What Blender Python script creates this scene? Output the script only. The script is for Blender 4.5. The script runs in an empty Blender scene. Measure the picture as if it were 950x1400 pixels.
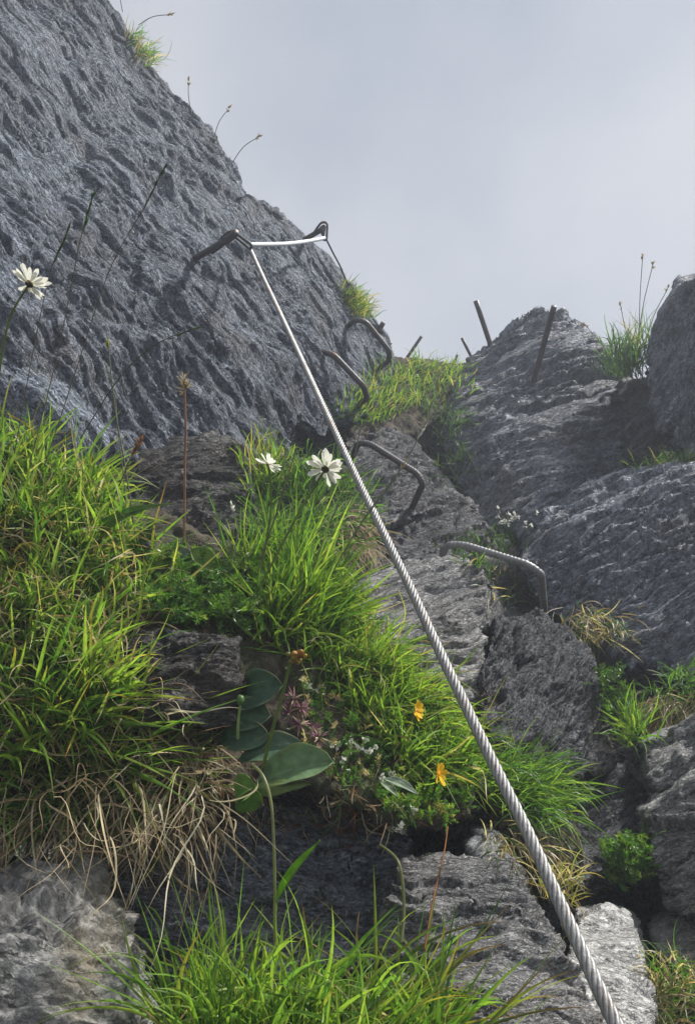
import bpy, bmesh, math, random
import numpy as np
from mathutils import Vector, Matrix, Quaternion
from mathutils.bvhtree import BVHTree

random.seed(7); RNG = np.random.default_rng(11)
S = bpy.context.scene
COL = S.collection

# ------------------------------------------------------------------ camera
PITCH = math.radians(28.0)
FPX = 1078.0                                   # focal length in photograph pixels (950 x 1400)
CAM = np.array([0.0, 0.0, 1.6])
FWD = np.array([0.0, math.cos(PITCH), math.sin(PITCH)])
UPV = np.array([0.0, -math.sin(PITCH), math.cos(PITCH)])
RGT = np.array([1.0, 0.0, 0.0])
cd = bpy.data.cameras.new('camera'); cam = bpy.data.objects.new('camera', cd); COL.objects.link(cam)
cam.location = CAM; cam.rotation_euler = (math.pi/2 + PITCH, 0, 0)
cd.sensor_fit = 'VERTICAL'; cd.sensor_height = 24.0; cd.lens = 24.0*FPX/1400.0
cd.clip_start = 0.02; cd.clip_end = 2000
S.camera = cam

# ------------------------------------------------------------------ sky, sun, exposure
SUN_EL, SUN_AZ = 56.0, 93.0                    # azimuth from +Y towards +X
wd = bpy.data.worlds.new('World'); S.world = wd; wd.use_nodes = True
nt = wd.node_tree; N = nt.nodes; L = nt.links; N.clear()
out = N.new('ShaderNodeOutputWorld'); bg = N.new('ShaderNodeBackground'); bg.inputs[1].default_value = 0.1
sky = N.new('ShaderNodeTexSky'); sky.sky_type = 'NISHITA'; sky.sun_disc = False
sky.sun_elevation = math.radians(SUN_EL); sky.sun_rotation = math.radians(SUN_AZ)
tc = N.new('ShaderNodeTexCoord'); n1 = N.new('ShaderNodeTexNoise')
n1.inputs['Scale'].default_value = 2.3; n1.inputs['Detail'].default_value = 5; n1.inputs['Roughness'].default_value = .45
cr = N.new('ShaderNodeValToRGB')
cr.color_ramp.elements[0].position = .38; cr.color_ramp.elements[0].color = (1.98, 2.17, 2.52, 1)
cr.color_ramp.elements[1].position = .64; cr.color_ramp.elements[1].color = (3.05, 3.12, 3.3, 1)
mx = N.new('ShaderNodeMix'); mx.data_type = 'RGBA'; mx.inputs['Factor'].default_value = .93
L.new(tc.outputs['Generated'], n1.inputs['Vector']); sx = N.new('ShaderNodeSeparateXYZ'); L.new(tc.outputs['Generated'], sx.inputs[0])
mm = N.new('ShaderNodeMath'); mm.operation = 'MULTIPLY_ADD'; mm.inputs[1].default_value = -.6; mm.inputs[2].default_value = .44; L.new(sx.outputs['Z'], mm.inputs[0])
cl = N.new('ShaderNodeClamp'); cl.inputs['Min'].default_value = -.12; cl.inputs['Max'].default_value = .12; L.new(mm.outputs[0], cl.inputs[0])
ad = N.new('ShaderNodeMath'); ad.operation = 'ADD'; L.new(n1.outputs['Fac'], ad.inputs[0]); L.new(cl.outputs[0], ad.inputs[1])
L.new(ad.outputs[0], cr.inputs['Fac'])
L.new(sky.outputs[0], mx.inputs['A']); L.new(cr.outputs[0], mx.inputs['B'])
L.new(mx.outputs['Result'], bg.inputs[0]); L.new(bg.outputs[0], out.inputs[0])
sd = bpy.data.lights.new('sun', 'SUN'); sd.energy = 4.0; sd.angle = math.radians(4.5); sd.color = (1.0, .97, .91)
so = bpy.data.objects.new('sun', sd); COL.objects.link(so)
e, a = math.radians(SUN_EL), math.radians(SUN_AZ)
SUND = Vector((math.sin(a)*math.cos(e), math.cos(a)*math.cos(e), math.sin(e)))
so.rotation_euler = SUND.to_track_quat('Z', 'Y').to_euler(); so.location = (4, 4, 9)
vs = S.view_settings; vs.view_transform = 'Standard'; vs.look = 'None'; vs.exposure = 1.03; vs.gamma = 1.0
S.cycles.max_bounces = 6; S.cycles.use_denoising = True

# ------------------------------------------------------------------ helpers
def P(px, py, d):
    """world point seen at photograph pixel (px, py), d metres in front of the lens plane"""
    return CAM + d*(FWD + (px-475.0)/FPX*RGT - (py-700.0)/FPX*UPV)
def PV(px, py, d): return Vector(P(px, py, d))
def dirv(r, u, f):
    v = r*RGT + u*UPV + f*FWD; return v/np.linalg.norm(v)

def tag(o, label=None, cat=None, group=None, kind=None):
    if label: o['label'] = label
    if cat: o['category'] = cat
    if group: o['group'] = group
    if kind: o['kind'] = kind
    return o
def empty(name, loc, label=None, cat=None, group=None):
    o = bpy.data.objects.new(name, None); o.empty_display_size = .05; o.location = loc
    COL.objects.link(o); return tag(o, label, cat, group)
def mesh_obj(name, verts, faces, mat, parent=None, smooth=True, tint=None, fol=None, origin=None):
    """verts in world space; origin = where the object's own origin goes"""
    v = np.asarray(verts, dtype=np.float64).reshape(-1, 3)
    org = np.zeros(3)
    if parent is not None:
        q = parent; 
        while q is not None: org = org + np.array(q.location); q = q.parent
    o_loc = np.zeros(3)
    if parent is None and origin is not None: o_loc = np.asarray(origin, float)
    v = v - org - o_loc
    me = bpy.data.meshes.new(name)
    if isinstance(faces, np.ndarray):
        k = faces.shape[1]; n = faces.shape[0]
        me.vertices.add(len(v)); me.vertices.foreach_set('co', v.ravel())
        me.loops.add(n*k); me.loops.foreach_set('vertex_index', faces.ravel().astype(np.int32))
        me.polygons.add(n); me.polygons.foreach_set('loop_start', np.arange(0, n*k, k, dtype=np.int32))
        me.polygons.foreach_set('loop_total', np.full(n, k, dtype=np.int32))
        me.update(calc_edges=True)
    else:
        me.from_pydata(v.tolist(), [], faces)
    if smooth: me.polygons.foreach_set('use_smooth', np.ones(len(me.polygons), dtype=bool))
    if tint is not None:
        at = me.color_attributes.new('tint', 'FLOAT_COLOR', 'POINT')
        c = np.ones((len(v), 4)); c[:, :3] = tint; at.data.foreach_set('color', c.ravel())
    if fol is not None:
        at = me.attributes.new('fol', 'FLOAT_VECTOR', 'POINT'); at.data.foreach_set('vector', np.ascontiguousarray(fol).ravel())
    me.materials.append(mat); me.validate()
    o = bpy.data.objects.new(name, me); COL.objects.link(o); o.location = o_loc
    if parent is not None: o.parent = parent
    return o

# ---- numpy gradient noise
def _hash(ix, iy, iz):
    h = (ix*374761393 + iy*668265263 + iz*2147483647) & 0xffffffff
    h = ((h ^ (h >> 13))*1274126177) & 0xffffffff
    h = ((h ^ (h >> 16))*2246822519) & 0xffffffff
    return h ^ (h >> 15)
_G = RNG.normal(size=(256, 3)); _G /= np.linalg.norm(_G, axis=1)[:, None]
def gnoise(p):
    p = np.asarray(p, float); i = np.floor(p).astype(np.int64); f = p - i
    u = f*f*f*(f*(f*6-15)+10); r = np.zeros(len(p))
    for dx in (0, 1):
        wx = u[:, 0] if dx else 1-u[:, 0]
        for dy in (0, 1):
            wy = u[:, 1] if dy else 1-u[:, 1]
            for dz in (0, 1):
                wz = u[:, 2] if dz else 1-u[:, 2]
                g = _G[_hash(i[:, 0]+dx, i[:, 1]+dy, i[:, 2]+dz) & 255]
                d = g[:, 0]*(f[:, 0]-dx) + g[:, 1]*(f[:, 1]-dy) + g[:, 2]*(f[:, 2]-dz)
                r += wx*wy*wz*d
    return r*1.5
def fbm(p, octv=4, gain=.5):
    r = 0; a_ = 1.0
    for k in range(octv): r = r + a_*gnoise(p*(2.03**k)+17.3*k); a_ *= gain
    return r
def ridged(p): return 1-2*np.abs(gnoise(p))
def facets(p, soft=0.0):
    """broken planes: height of a randomly tilted facet belonging to the nearest jittered cell point"""
    i = np.floor(p).astype(np.int64); best = np.full(len(p), 9e9); hh = np.zeros(len(p)); d2_ = np.full(len(p), 9e9)
    for dx in (-1, 0, 1):
        for dy in (-1, 0, 1):
            for dz in (-1, 0, 1):
                c = i + np.array([dx, dy, dz]); k = _hash(c[:, 0], c[:, 1], c[:, 2])
                j = np.stack([(k & 1023)/1023., ((k >> 10) & 1023)/1023., ((k >> 20) & 1023)/1023.], 1)
                r = p - (c + j); d = (r*r).sum(1); m = d < best
                d2_ = np.where(m, best, np.minimum(d2_, d)); best = np.where(m, d, best); hh = np.where(m, (r*_G[(k >> 7) & 255]).sum(1), hh)
    if soft: hh = hh*np.clip((np.sqrt(d2_)-np.sqrt(best))/soft, 0, 1)
    return hh

# ------------------------------------------------------------------ materials
def new_mat(name):
    m = bpy.data.materials.new(name); m.use_nodes = True; t = m.node_tree; t.nodes.clear()
    o = t.nodes.new('ShaderNodeOutputMaterial'); return m, t, o
def ramp(t, stops):
    r = t.nodes.new('ShaderNodeValToRGB'); el = r.color_ramp.elements
    while len(el) > 1: el.remove(el[-1])
    el[0].position = stops[0][0]; el[0].color = (*stops[0][1], 1)
    for p_, c in stops[1:]: q = el.new(p_); q.color = (*c, 1)
    return r
def noise(t, vec, scale, detail=4, rough=.55, dist=0.0):
    n = t.nodes.new('ShaderNodeTexNoise'); n.inputs['Scale'].default_value = scale
    n.inputs['Detail'].default_value = detail; n.inputs['Roughness'].default_value = rough
    n.inputs['Distortion'].default_value = dist; t.links.new(vec, n.inputs['Vector']); return n.outputs['Fac']
def mixc(t, fac, a_, b_, blend='MIX'):
    m = t.nodes.new('ShaderNodeMix'); m.data_type = 'RGBA'; m.blend_type = blend
    for s_, val in (('Factor', fac), ('A', a_), ('B', b_)):
        if hasattr(val, 'is_linked'): t.links.new(val, m.inputs[s_])
        else: m.inputs[s_].default_value = val if s_ == 'Factor' else (*val, 1)
    return m.outputs['Result']
def mathn(t, op, a_, b_=None):
    m = t.nodes.new('ShaderNodeMath'); m.operation = op
    for k, val in enumerate((a_, b_)):
        if val is None: continue
        if hasattr(val, 'is_linked'): t.links.new(val, m.inputs[k])
        else: m.inputs[k].default_value = val
    return m.outputs[0]

def rock_mat(name, dark, light, brown=(.16, .125, .09), brownf=.35, lichen=.5, rough=.5, sc=1.0, bump=1.0, zs=4.4):
    m, t, o = new_mat(name); b = t.nodes.new('ShaderNodeBsdfPrincipled')
    fo = t.nodes.new('ShaderNodeAttribute'); fo.attribute_name = 'fol'
    tc_ = t.nodes.new('ShaderNodeTexCoord'); ob = tc_.outputs['Object']
    dn = t.nodes.new('ShaderNodeTexNoise'); dn.inputs['Scale'].default_value = 70; dn.inputs['Detail'].default_value = 3
    t.links.new(fo.outputs['Vector'], dn.inputs['Vector'])
    def vm(op, a_, b_):
        n_ = t.nodes.new('ShaderNodeVectorMath'); n_.operation = op
        for k, val in enumerate((a_, b_)):
            if hasattr(val, 'is_linked'): t.links.new(val, n_.inputs[k])
            elif op == 'SCALE' and k == 1: n_.inputs['Scale'].default_value = val
            else: n_.inputs[k].default_value = val
        return n_
    wob = vm('SCALE', vm('SUBTRACT', dn.outputs['Color'], (.5, .5, .5)).outputs[0], .012).outputs[0]
    mp = t.nodes.new('ShaderNodeMapping'); mp.inputs['Scale'].default_value = (1, 1, zs)
    t.links.new(vm('ADD', fo.outputs['Vector'], wob).outputs[0], mp.inputs['Vector']); fv = mp.outputs['Vector']
    def shard(scale):
        vo = t.nodes.new('ShaderNodeTexVoronoi'); vo.inputs['Scale'].default_value = scale; t.links.new(fv, vo.inputs['Vector'])
        r = vm('SUBTRACT', vm('SCALE', fv, 1.0).outputs[0], vo.outputs['Position']).outputs[0]
        d = vm('DOT_PRODUCT', vm('SCALE', r, scale).outputs[0], vm('SUBTRACT', vo.outputs['Color'], (.5, .5, .5)).outputs[0])
        return d.outputs['Value'], vo.outputs['Color']
    k1, c1_ = shard(24); k2, c2_ = shard(62); k3, c3_ = shard(150)
    sz = t.nodes.new('ShaderNodeSeparateXYZ'); t.links.new(fv, sz.inputs[0])
    st = mathn(t, 'FRACT', mathn(t, 'ADD', mathn(t, 'MULTIPLY', sz.outputs['Z'], 7.0), mathn(t, 'MULTIPLY', noise(t, fv, 4, 4, .6), 5.0)))
    st2 = mathn(t, 'FRACT', mathn(t, 'ADD', mathn(t, 'MULTIPLY', sz.outputs['Z'], 19.0), mathn(t, 'MULTIPLY', noise(t, fv, 9, 4, .6), 5.0)))
    strata = mathn(t, 'ADD', mathn(t, 'MULTIPLY', st, .34), mathn(t, 'MULTIPLY', st2, .16))
    s1 = noise(t, fv, 10, 8, .66, .3); s2 = noise(t, fv, 36, 7, .7, .2)
    patch = noise(t, ob, 3.2*sc, 5, .6); fine = noise(t, ob, 160*sc, 4, .7)
    sep = t.nodes.new('ShaderNodeSeparateColor'); t.links.new(c2_, sep.inputs[0])
    mixv = mathn(t, 'ADD', mathn(t, 'ADD', mathn(t, 'MULTIPLY', s1, .45), mathn(t, 'MULTIPLY', s2, .43)), mathn(t, 'MULTIPLY', sep.outputs[0], .12))
    mid = tuple((x+y)/2*.9 for x, y in zip(dark, light))
    c = ramp(t, [(.40, dark), (.5, mid), (.585, light)]); t.links.new(mixv, c.inputs['Fac'])
    bf = ramp(t, [(.5, (0, 0, 0)), (.68, (brownf,)*3)]); t.links.new(patch, bf.inputs['Fac'])
    c1 = mixc(t, bf.outputs[0], c.outputs[0], brown)
    pv = ramp(t, [(.3, (.62, .62, .64)), (.7, (1.3, 1.3, 1.28))]); t.links.new(noise(t, ob, 1.3*sc, 4, .6), pv.inputs['Fac'])
    c2 = mixc(t, 1.0, c1, pv.outputs[0], 'MULTIPLY')
    ln = noise(t, ob, 11*sc, 7, .68); lf = ramp(t, [(.62, (0, 0, 0)), (.66, (lichen,)*3)]); t.links.new(ln, lf.inputs['Fac'])
    c3 = mixc(t, lf.outputs[0], c2, (.34, .35, .32))
    fr = ramp(t, [(.3, (.75,)*3), (.7, (1.25,)*3)]); t.links.new(fine, fr.inputs['Fac'])
    c4 = mixc(t, 1.0, c3, fr.outputs[0], 'MULTIPLY')
    t.links.new(c4, b.inputs['Base Color'])
    rr = ramp(t, [(.3, (rough-.14,)*3), (.7, (rough+.2,)*3)]); t.links.new(s2, rr.inputs['Fac'])
    t.links.new(rr.outputs[0], b.inputs['Roughness']); b.inputs['Specular IOR Level'].default_value = .18
    h = mathn(t, 'ADD', mathn(t, 'ADD', mathn(t, 'MULTIPLY', k1, .75), mathn(t, 'MULTIPLY', k2, .42)), mathn(t, 'ADD', mathn(t, 'MULTIPLY', k3, .15), mathn(t, 'ADD', mathn(t, 'ADD', strata, mathn(t, 'MULTIPLY', s2, .14)), mathn(t, 'MULTIPLY', fine, .05))))
    bp = t.nodes.new('ShaderNodeBump'); bp.inputs['Strength'].default_value = 1.0; bp.inputs['Distance'].default_value = .03/sc*bump
    t.links.new(h, bp.inputs['Height']); t.links.new(bp.outputs[0], b.inputs['Normal'])
    t.links.new(b.outputs[0], o.inputs[0]); return m

M = {}
M['cliff'] = rock_mat('schist_cliff', (.062, .074, .10), (.31, .35, .42), brownf=.3, lichen=.3, sc=1.0, rough=.62)
M['boulder'] = rock_mat('schist_boulder', (.075, .085, .11), (.39, .42, .485), brownf=.3, lichen=.25, sc=.9)
M['dark'] = rock_mat('shade_toned_schist', (.035, .036, .042), (.15, .152, .165), brown=(.1, .07, .05), brownf=.6, lichen=.15, sc=1.1)  # darker copy of the schist; the gully's shade is put into its colour
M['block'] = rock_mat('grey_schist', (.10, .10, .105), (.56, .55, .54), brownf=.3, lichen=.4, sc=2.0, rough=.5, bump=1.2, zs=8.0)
M['recess_shade'] = rock_mat('recess_shade_schist', (.022, .021, .022), (.11, .105, .10), brown=(.05, .035, .025), brownf=.6, lichen=.5, sc=2.0)  # shade of the recesses is put into this near-black rock colour
M['pale'] = rock_mat('pale_schist', (.28, .275, .265), (.6, .59, .57), brownf=.35, lichen=.5, sc=1.8, rough=.6, bump=.7)
M['stained'] = rock_mat('stained_brown_schist', (.07, .068, .068), (.30, .295, .285), brown=(.17, .14, .09), brownf=.6, lichen=.5, sc=2.2, rough=.6, bump=.5, zs=2.5)
M['mossy'] = rock_mat('stained_schist', (.11, .115, .125), (.36, .37, .39), brown=(.2, .19, .1), brownf=.8, lichen=.7, sc=2.0, rough=.65, bump=.35)

def earth_mat():
    m, t, o = new_mat('dark_earth'); b = t.nodes.new('ShaderNodeBsdfPrincipled')
    ob = t.nodes.new('ShaderNodeTexCoord').outputs['Object']
    n_ = noise(t, ob, 14, 8, .65); n2 = noise(t, ob, 90, 5, .7)
    c = ramp(t, [(.3, (.03, .024, .018)), (.55, (.075, .058, .04)), (.75, (.15, .125, .09))]); t.links.new(n_, c.inputs['Fac'])
    mo = ramp(t, [(.5, (0, 0, 0)), (.62, (.8,)*3)]); t.links.new(noise(t, ob, 6, 5, .6), mo.inputs['Fac'])
    c2 = mixc(t, mo.outputs[0], c.outputs[0], (.035, .05, .015))
    t.links.new(c2, b.inputs['Base Color']); b.inputs['Roughness'].default_value = .95
    h = mathn(t, 'ADD', mathn(t, 'MULTIPLY', n_, .6), mathn(t, 'MULTIPLY', n2, .4))
    bp = t.nodes.new('ShaderNodeBump'); bp.inputs['Strength'].default_value = 1; bp.inputs['Distance'].default_value = .03
    t.links.new(h, bp.inputs['Height']); t.links.new(bp.outputs[0], b.inputs['Normal'])
    t.links.new(b.outputs[0], o.inputs[0]); return m
M['earth'] = earth_mat()

def leaf_mat(name, transl=.5, rough=.45, spec=.35, tw=(1.3, 1.2, .6), bump=0.0):
    m, t, o = new_mat(name)
    at = t.nodes.new('ShaderNodeAttribute'); at.attribute_name = 'tint'
    ob = t.nodes.new('ShaderNodeTexCoord').outputs['Object']
    nr = ramp(t, [(.3, (.8,)*3), (.7, (1.2,)*3)]); t.links.new(noise(t, ob, 60, 3, .6), nr.inputs['Fac'])
    col = mixc(t, 1.0, at.outputs['Color'], nr.outputs[0], 'MULTIPLY')
    b = t.nodes.new('ShaderNodeBsdfPrincipled'); b.inputs['Roughness'].default_value = rough
    b.inputs['Specular IOR Level'].default_value = spec; t.links.new(col, b.inputs['Base Color'])
    if bump:
        nb = noise(t, ob, 140, 5, .65); bp = t.nodes.new('ShaderNodeBump'); bp.inputs['Strength'].default_value = bump; bp.inputs['Distance'].default_value = .002
        t.links.new(nb, bp.inputs['Height']); t.links.new(bp.outputs[0], b.inputs['Normal'])
    tr = t.nodes.new('ShaderNodeBsdfTranslucent')
    tcw = mixc(t, 1.0, col, tw, 'MULTIPLY'); t.links.new(tcw, tr.inputs['Color'])
    mxs = t.nodes.new('ShaderNodeMixShader'); mxs.inputs[0].default_value = transl
    t.links.new(b.outputs[0], mxs.inputs[1]); t.links.new(tr.outputs[0], mxs.inputs[2])
    t.links.new(mxs.outputs[0], o.inputs[0]); return m
M['grass'] = leaf_mat('grass_blade', .5, .38, .5, (1.42, 1.45, .75)); M['straw'] = leaf_mat('dry_grass', .35, .7, .2, (1, 1, .9))
M['leaf'] = leaf_mat('broad_leaf', .3, .55, .3, bump=.7); M['petal'] = leaf_mat('flower_petal', .4, .6, .2, (1, 1, 1))

def plain(name, col, rough=.5, metal=0.0, var=.25, scale=80, bump=.3, bd=.002, rust=0.0):
    m, t, o = new_mat(name); b = t.nodes.new('ShaderNodeBsdfPrincipled')
    ob = t.nodes.new('ShaderNodeTexCoord').outputs['Object']; n_ = noise(t, ob, scale, 6, .65)
    r = ramp(t, [(.3, tuple(x*(1-var) for x in col)), (.7, tuple(min(1, x*(1+var)) for x in col))]); t.links.new(n_, r.inputs['Fac'])
    rc = r.outputs[0]
    if rust:
        rm = ramp(t, [(.5, (0, 0, 0)), (.66, (rust,)*3)]); t.links.new(noise(t, ob, 26, 6, .7), rm.inputs['Fac']); rc = mixc(t, rm.outputs[0], rc, (.15, .07, .035))
    t.links.new(rc, b.inputs['Base Color']); b.inputs['Metallic'].default_value = metal
    q = ramp(t, [(.3, (max(.05, rough-.12),)*3), (.7, (min(1, rough+.15),)*3)]); t.links.new(n_, q.inputs['Fac'])
    t.links.new(q.outputs[0], b.inputs['Roughness'])
    bp = t.nodes.new('ShaderNodeBump'); bp.inputs['Strength'].default_value = bump; bp.inputs['Distance'].default_value = bd
    t.links.new(n_, bp.inputs['Height']); t.links.new(bp.outputs[0], b.inputs['Normal'])
    t.links.new(b.outputs[0], o.inputs[0]); return m
M['strand'] = plain('steel_strand', (.27, .265, .26), .5, .55, .35, 160, rust=.35)
M['bright'] = plain('sheen_toned_steel', (.6, .61, .62), .5, .2, .08, 200)  # same steel made paler; the sheen is put into its base colour
M['iron'] = plain('weathered_iron', (.085, .085, .09), .55, .35, .35, 120, rust=.75)
M['rebar'] = plain('galvanised_rebar', (.22, .225, .23), .5, .5, .3, 140, rust=.5)
M['disc'] = plain('flower_disc', (.05, .035, .015), .9, 0, .3, 400)

# ------------------------------------------------------------------ rocks
def frame_from(n):
    n = np.asarray(n, float); n = n/np.linalg.norm(n)
    t1 = np.cross(n, [0.31, .2, .93]); t1 /= np.linalg.norm(t1); return t1, np.cross(n, t1), n
def fol_normal(ang, depth=.35):
    """foliation whose traces run at ang degrees (anticlockwise from image right) on a face seen from the path"""
    a_ = math.radians(ang+90); v = math.cos(a_)*RGT + math.sin(a_)*UPV + depth*FWD; return v/np.linalg.norm(v)

def hull_mesh(groups, thick):
    bm = bmesh.new()
    for pts in groups:
        tmp = bmesh.new(); arr = np.array(pts, float); c = arr[:, :2].mean(0); dm = arr[:, 2].max()
        for x, y, d in arr: tmp.verts.new(P(x, y, d))
        for x, y, d in arr:
            q = c + (np.array([x, y])-c)*.9; tmp.verts.new(P(q[0], q[1], max(d, (d+dm)/2)+thick))
        bmesh.ops.convex_hull(tmp, input=tmp.verts)
        loose = [v for v in tmp.verts if not v.link_faces]
        bmesh.ops.delete(tmp, geom=loose, context='VERTS')
        me = bpy.data.meshes.new('h'); tmp.to_mesh(me); tmp.free(); bm.from_mesh(me); bpy.data.meshes.remove(me)
    return bm

BVH_V, BVH_F, OFF = [], [], [0]
def rock(name, groups, mat, ang, s, voxel, label=None, cat='rock', kind=None, thick=.4, smooth=1, amp=1.0, lump=1.0, facet=1.0, warp=1.1, step=.35, elong=4.6, crack=.55, crackw=.13, crackf=.5,
         bumps=(), group=None, depthn=.35, earth=False, seed=0.0):
    bm = hull_mesh(groups, thick); me = bpy.data.meshes.new('tmp'); bm.to_mesh(me); bm.free()
    o = bpy.data.objects.new('tmp', me); COL.objects.link(o)
    md = o.modifiers.new('r', 'REMESH'); md.mode = 'VOXEL'; md.voxel_size = voxel
    sm = o.modifiers.new('s', 'SMOOTH'); sm.iterations = smooth; sm.factor = .5
    dg = bpy.context.evaluated_depsgraph_get(); ev = o.evaluated_get(dg); em = ev.to_mesh()
    n = len(em.vertices); v = np.empty(n*3); em.vertices.foreach_get('co', v); v = v.reshape(-1, 3)
    nr = np.empty(n*3); em.vertex_normals.foreach_get('vector', nr); nr = nr.reshape(-1, 3)
    fq = np.array([p.vertices[:] for p in em.polygons], dtype=np.int64)
    ev.to_mesh_clear(); bpy.data.objects.remove(o); bpy.data.meshes.remove(me)
    t1, t2, nn = frame_from(fol_normal(ang, depthn)); sp = seed*3.7
    wv = np.stack([fbm(v/(s*7)+sp+k*31, 3) for k in range(3)], 1)*s*warp
    w = v + wv; wf_ = v + wv*.45
    q = np.stack([w@t1/(s*elong*1.6), w@t2/(s*elong*1.6), w@nn/s], 1) + sp
    if earth:
        h = s*(1.2*fbm(v/(s*5)+sp, 5, .6) + .4*fbm(v/s, 3))*amp
    else:
        rag = np.stack([gnoise(v/(s*.9)+sp+k*13) for k in range(3)], 1)*s*.16
        w2 = w + rag; q0 = np.stack([w2@t1/elong, w2@t2/elong, w2@nn], 1)
        msk = np.clip(.55+1.7*gnoise(q0/(s*6)*np.array([1.2, 1.2, 1])+sp+50), .12, 1)
        fa = facets(q0/(s*2.6)+sp, .12); fb = facets(q0/(s*1.05)+11+sp); fc = facets(q0/(s*.5)+23+sp)
        ph = q[:, 2]*.42 + .8*gnoise(q*np.array([.45, .45, .15])+3.3); saw = ph-np.floor(ph); saw = np.minimum(saw/.9, (1-saw)/.1)
        cph = q[:, 2]*crackf + .9*gnoise(q*np.array([.6, .6, .2])+8.8); grv = np.clip(1-np.abs(cph-np.floor(cph)-.5)/crackw, 0, 1)**.7*np.clip(.35+2.2*gnoise(q*np.array([.8, .8, .3])+40), 0, 1)
        bg_ = facets(w2/(s*24)+sp, .5); bh = facets(w2/(s*10)+sp+4, .3)
        h = s*lump*(2.0*bg_ + .95*bh + .7*fbm(v/(s*16)+sp, 3, .5)) + s*amp*(facet*(1.15*fa + msk*(.75*fb + .4*fc)) + step*(saw-.5)*(.3+.7*msk) + .05*gnoise(q*5) - crack*grv)
    for bx, by, bd, rad, am in bumps:
        c = P(bx, by, bd); h = h + am*np.exp(-((v-c)**2).sum(1)/(rad*rad))
    v2 = v + nr*h[:, None]
    BVH_V.append(v2); BVH_F.append(fq+OFF[0]); OFF[0] += n
    lo, hi = v2.min(0), v2.max(0)
    ob = mesh_obj(name, v2, fq, mat, fol=np.stack([wf_@t1, wf_@t2, wf_@nn], 1)*(.03/s), origin=((lo[0]+hi[0])/2, (lo[1]+hi[1])/2, lo[2]))
    return tag(ob, label, cat if kind is None else None, group, kind)

# ---- the cliff on the left (terrain)
rock('cliff_face', [
    [(-420,-260,2.6),(-30,-240,4.0),(148,-5,3.9),(160,36,3.9),(196,84,3.9),(150,330,2.75),(-420,300,1.9),(0,400,2.1)],
    [(100,60,3.5),(194,86,3.9),(240,128,3.85),(273,165,3.8),(299,190,3.78),(322,222,3.75),(338,266,3.7),
     (-420,200,2.0),(-420,640,1.55),(0,560,1.85),(150,480,2.2),(300,430,2.66),(210,640,2.2),(330,610,2.5),(100,640,2.05)],
    [(200,330,2.7),(343,268,3.5),(372,288,3.6),(404,312,3.65),(428,340,3.72),(455,366,3.8),(492,410,4.0),(528,462,4.2),(541,500,4.2),(505,568,3.5),(446,600,2.95),
     (375,560,2.65),(300,530,2.5),(230,500,2.4),(180,430,2.35)],
    [(-420,250,1.8),(0,290,2.15),(70,420,2.05),(112,520,2.0),(152,668,1.93),(100,720,1.85),(0,680,1.7),(-420,760,1.4)],
    [(100,440,2.25),(300,490,2.55),(420,560,2.8),(380,640,2.62),(340,780,2.3),(120,780,2.0)],
  ], M['cliff'], -52, .0185, .0076, 'tall grey schist cliff rising on the left of the iron path', kind='structure', thick=.7, lump=1.9, amp=1.0, step=.25, elong=6.5, facet=.95, crack=.75,
  bumps=((60,560,1.85,.10,.05),(130,600,1.95,.06,.04),(190,560,2.2,.16,-.03),(120,290,2.3,.12,-.05),(250,220,3.0,.2,.04),(310,390,2.6,.1,-.04),(60,200,2.4,.2,-.06)), seed=1)

# ---- boulders; corners are (photo x, photo y, metres away)
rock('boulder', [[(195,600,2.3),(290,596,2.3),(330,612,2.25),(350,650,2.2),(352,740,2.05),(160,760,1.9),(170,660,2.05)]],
     M['recess_shade'], 15, .022, .008, 'dark brown rock in the shadow at the foot of the cliff', thick=.4, seed=2)
rock('boulder', [[(604,560,4.2),(618,520,4.35),(650,490,4.5),(684,463,4.6),(712,440,4.7),(738,434,4.7),(768,436,4.7),(792,452,4.6),(822,472,4.55),(846,492,4.5),(866,530,4.4),
                  (885,600,4.1),(880,690,3.6),(740,740,3.3),(660,720,3.5),(616,650,3.8),(720,560,4.05)]],
     M['boulder'], 33, .034, .012, 'large pointed grey boulder with iron rods standing on its top', thick=.7, lump=1.2, amp=1.3, step=1.0, facet=.9, crack=1.2, elong=8, depthn=.7, seed=3)
rock('boulder', [[(1150,560,2.9),(1150,330,3.45),(1020,345,3.55),(955,374,3.55),(928,384,3.6),(908,420,3.6),(893,446,3.6),(888,515,3.5),(897,570,3.4),(930,625,3.2),(1150,650,2.9)]],
     M['boulder'], 60, .03, .011, 'blue grey rock wall at the right edge below the sky', thick=.7, amp=1.3, step=1.0, facet=1.0, crack=1.1, elong=6, depthn=.8, seed=4)
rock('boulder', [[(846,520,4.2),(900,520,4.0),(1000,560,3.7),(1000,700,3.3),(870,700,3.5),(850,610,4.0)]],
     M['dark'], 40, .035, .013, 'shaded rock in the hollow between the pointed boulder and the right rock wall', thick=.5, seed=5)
rock('boulder', [[(1150,600,2.6),(955,636,2.85),(900,657,2.95),(852,650,3.05),(800,667,3.05),(742,700,2.95),(716,736,2.85),(704,772,2.75),(742,832,2.55),(795,870,2.4),(860,910,2.25),(1150,960,1.9)]],
     M['boulder'], 30, .026, .0085, 'broad sloping grey slab with a lichen patch on the right of the gully', thick=.6, amp=1.3, step=1.0, facet=.9, crack=1.2, elong=8, depthn=.9, seed=6)
rock('boulder', [[(466,812,1.95),(500,790,2.08),(556,770,2.2),(600,776,2.15),(640,765,2.1),(664,797,1.98),(668,840,1.9),(662,905,1.8),(655,980,1.72),(590,945,1.7),(535,885,1.66),(470,885,1.72)]],
     M['block'], 22, .020, .0062, 'flat topped grey rock behind the middle of the steel cable', thick=.35, facet=.7, step=.6, amp=.8, elong=6, crack=.9, depthn=.4, seed=7)
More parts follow.
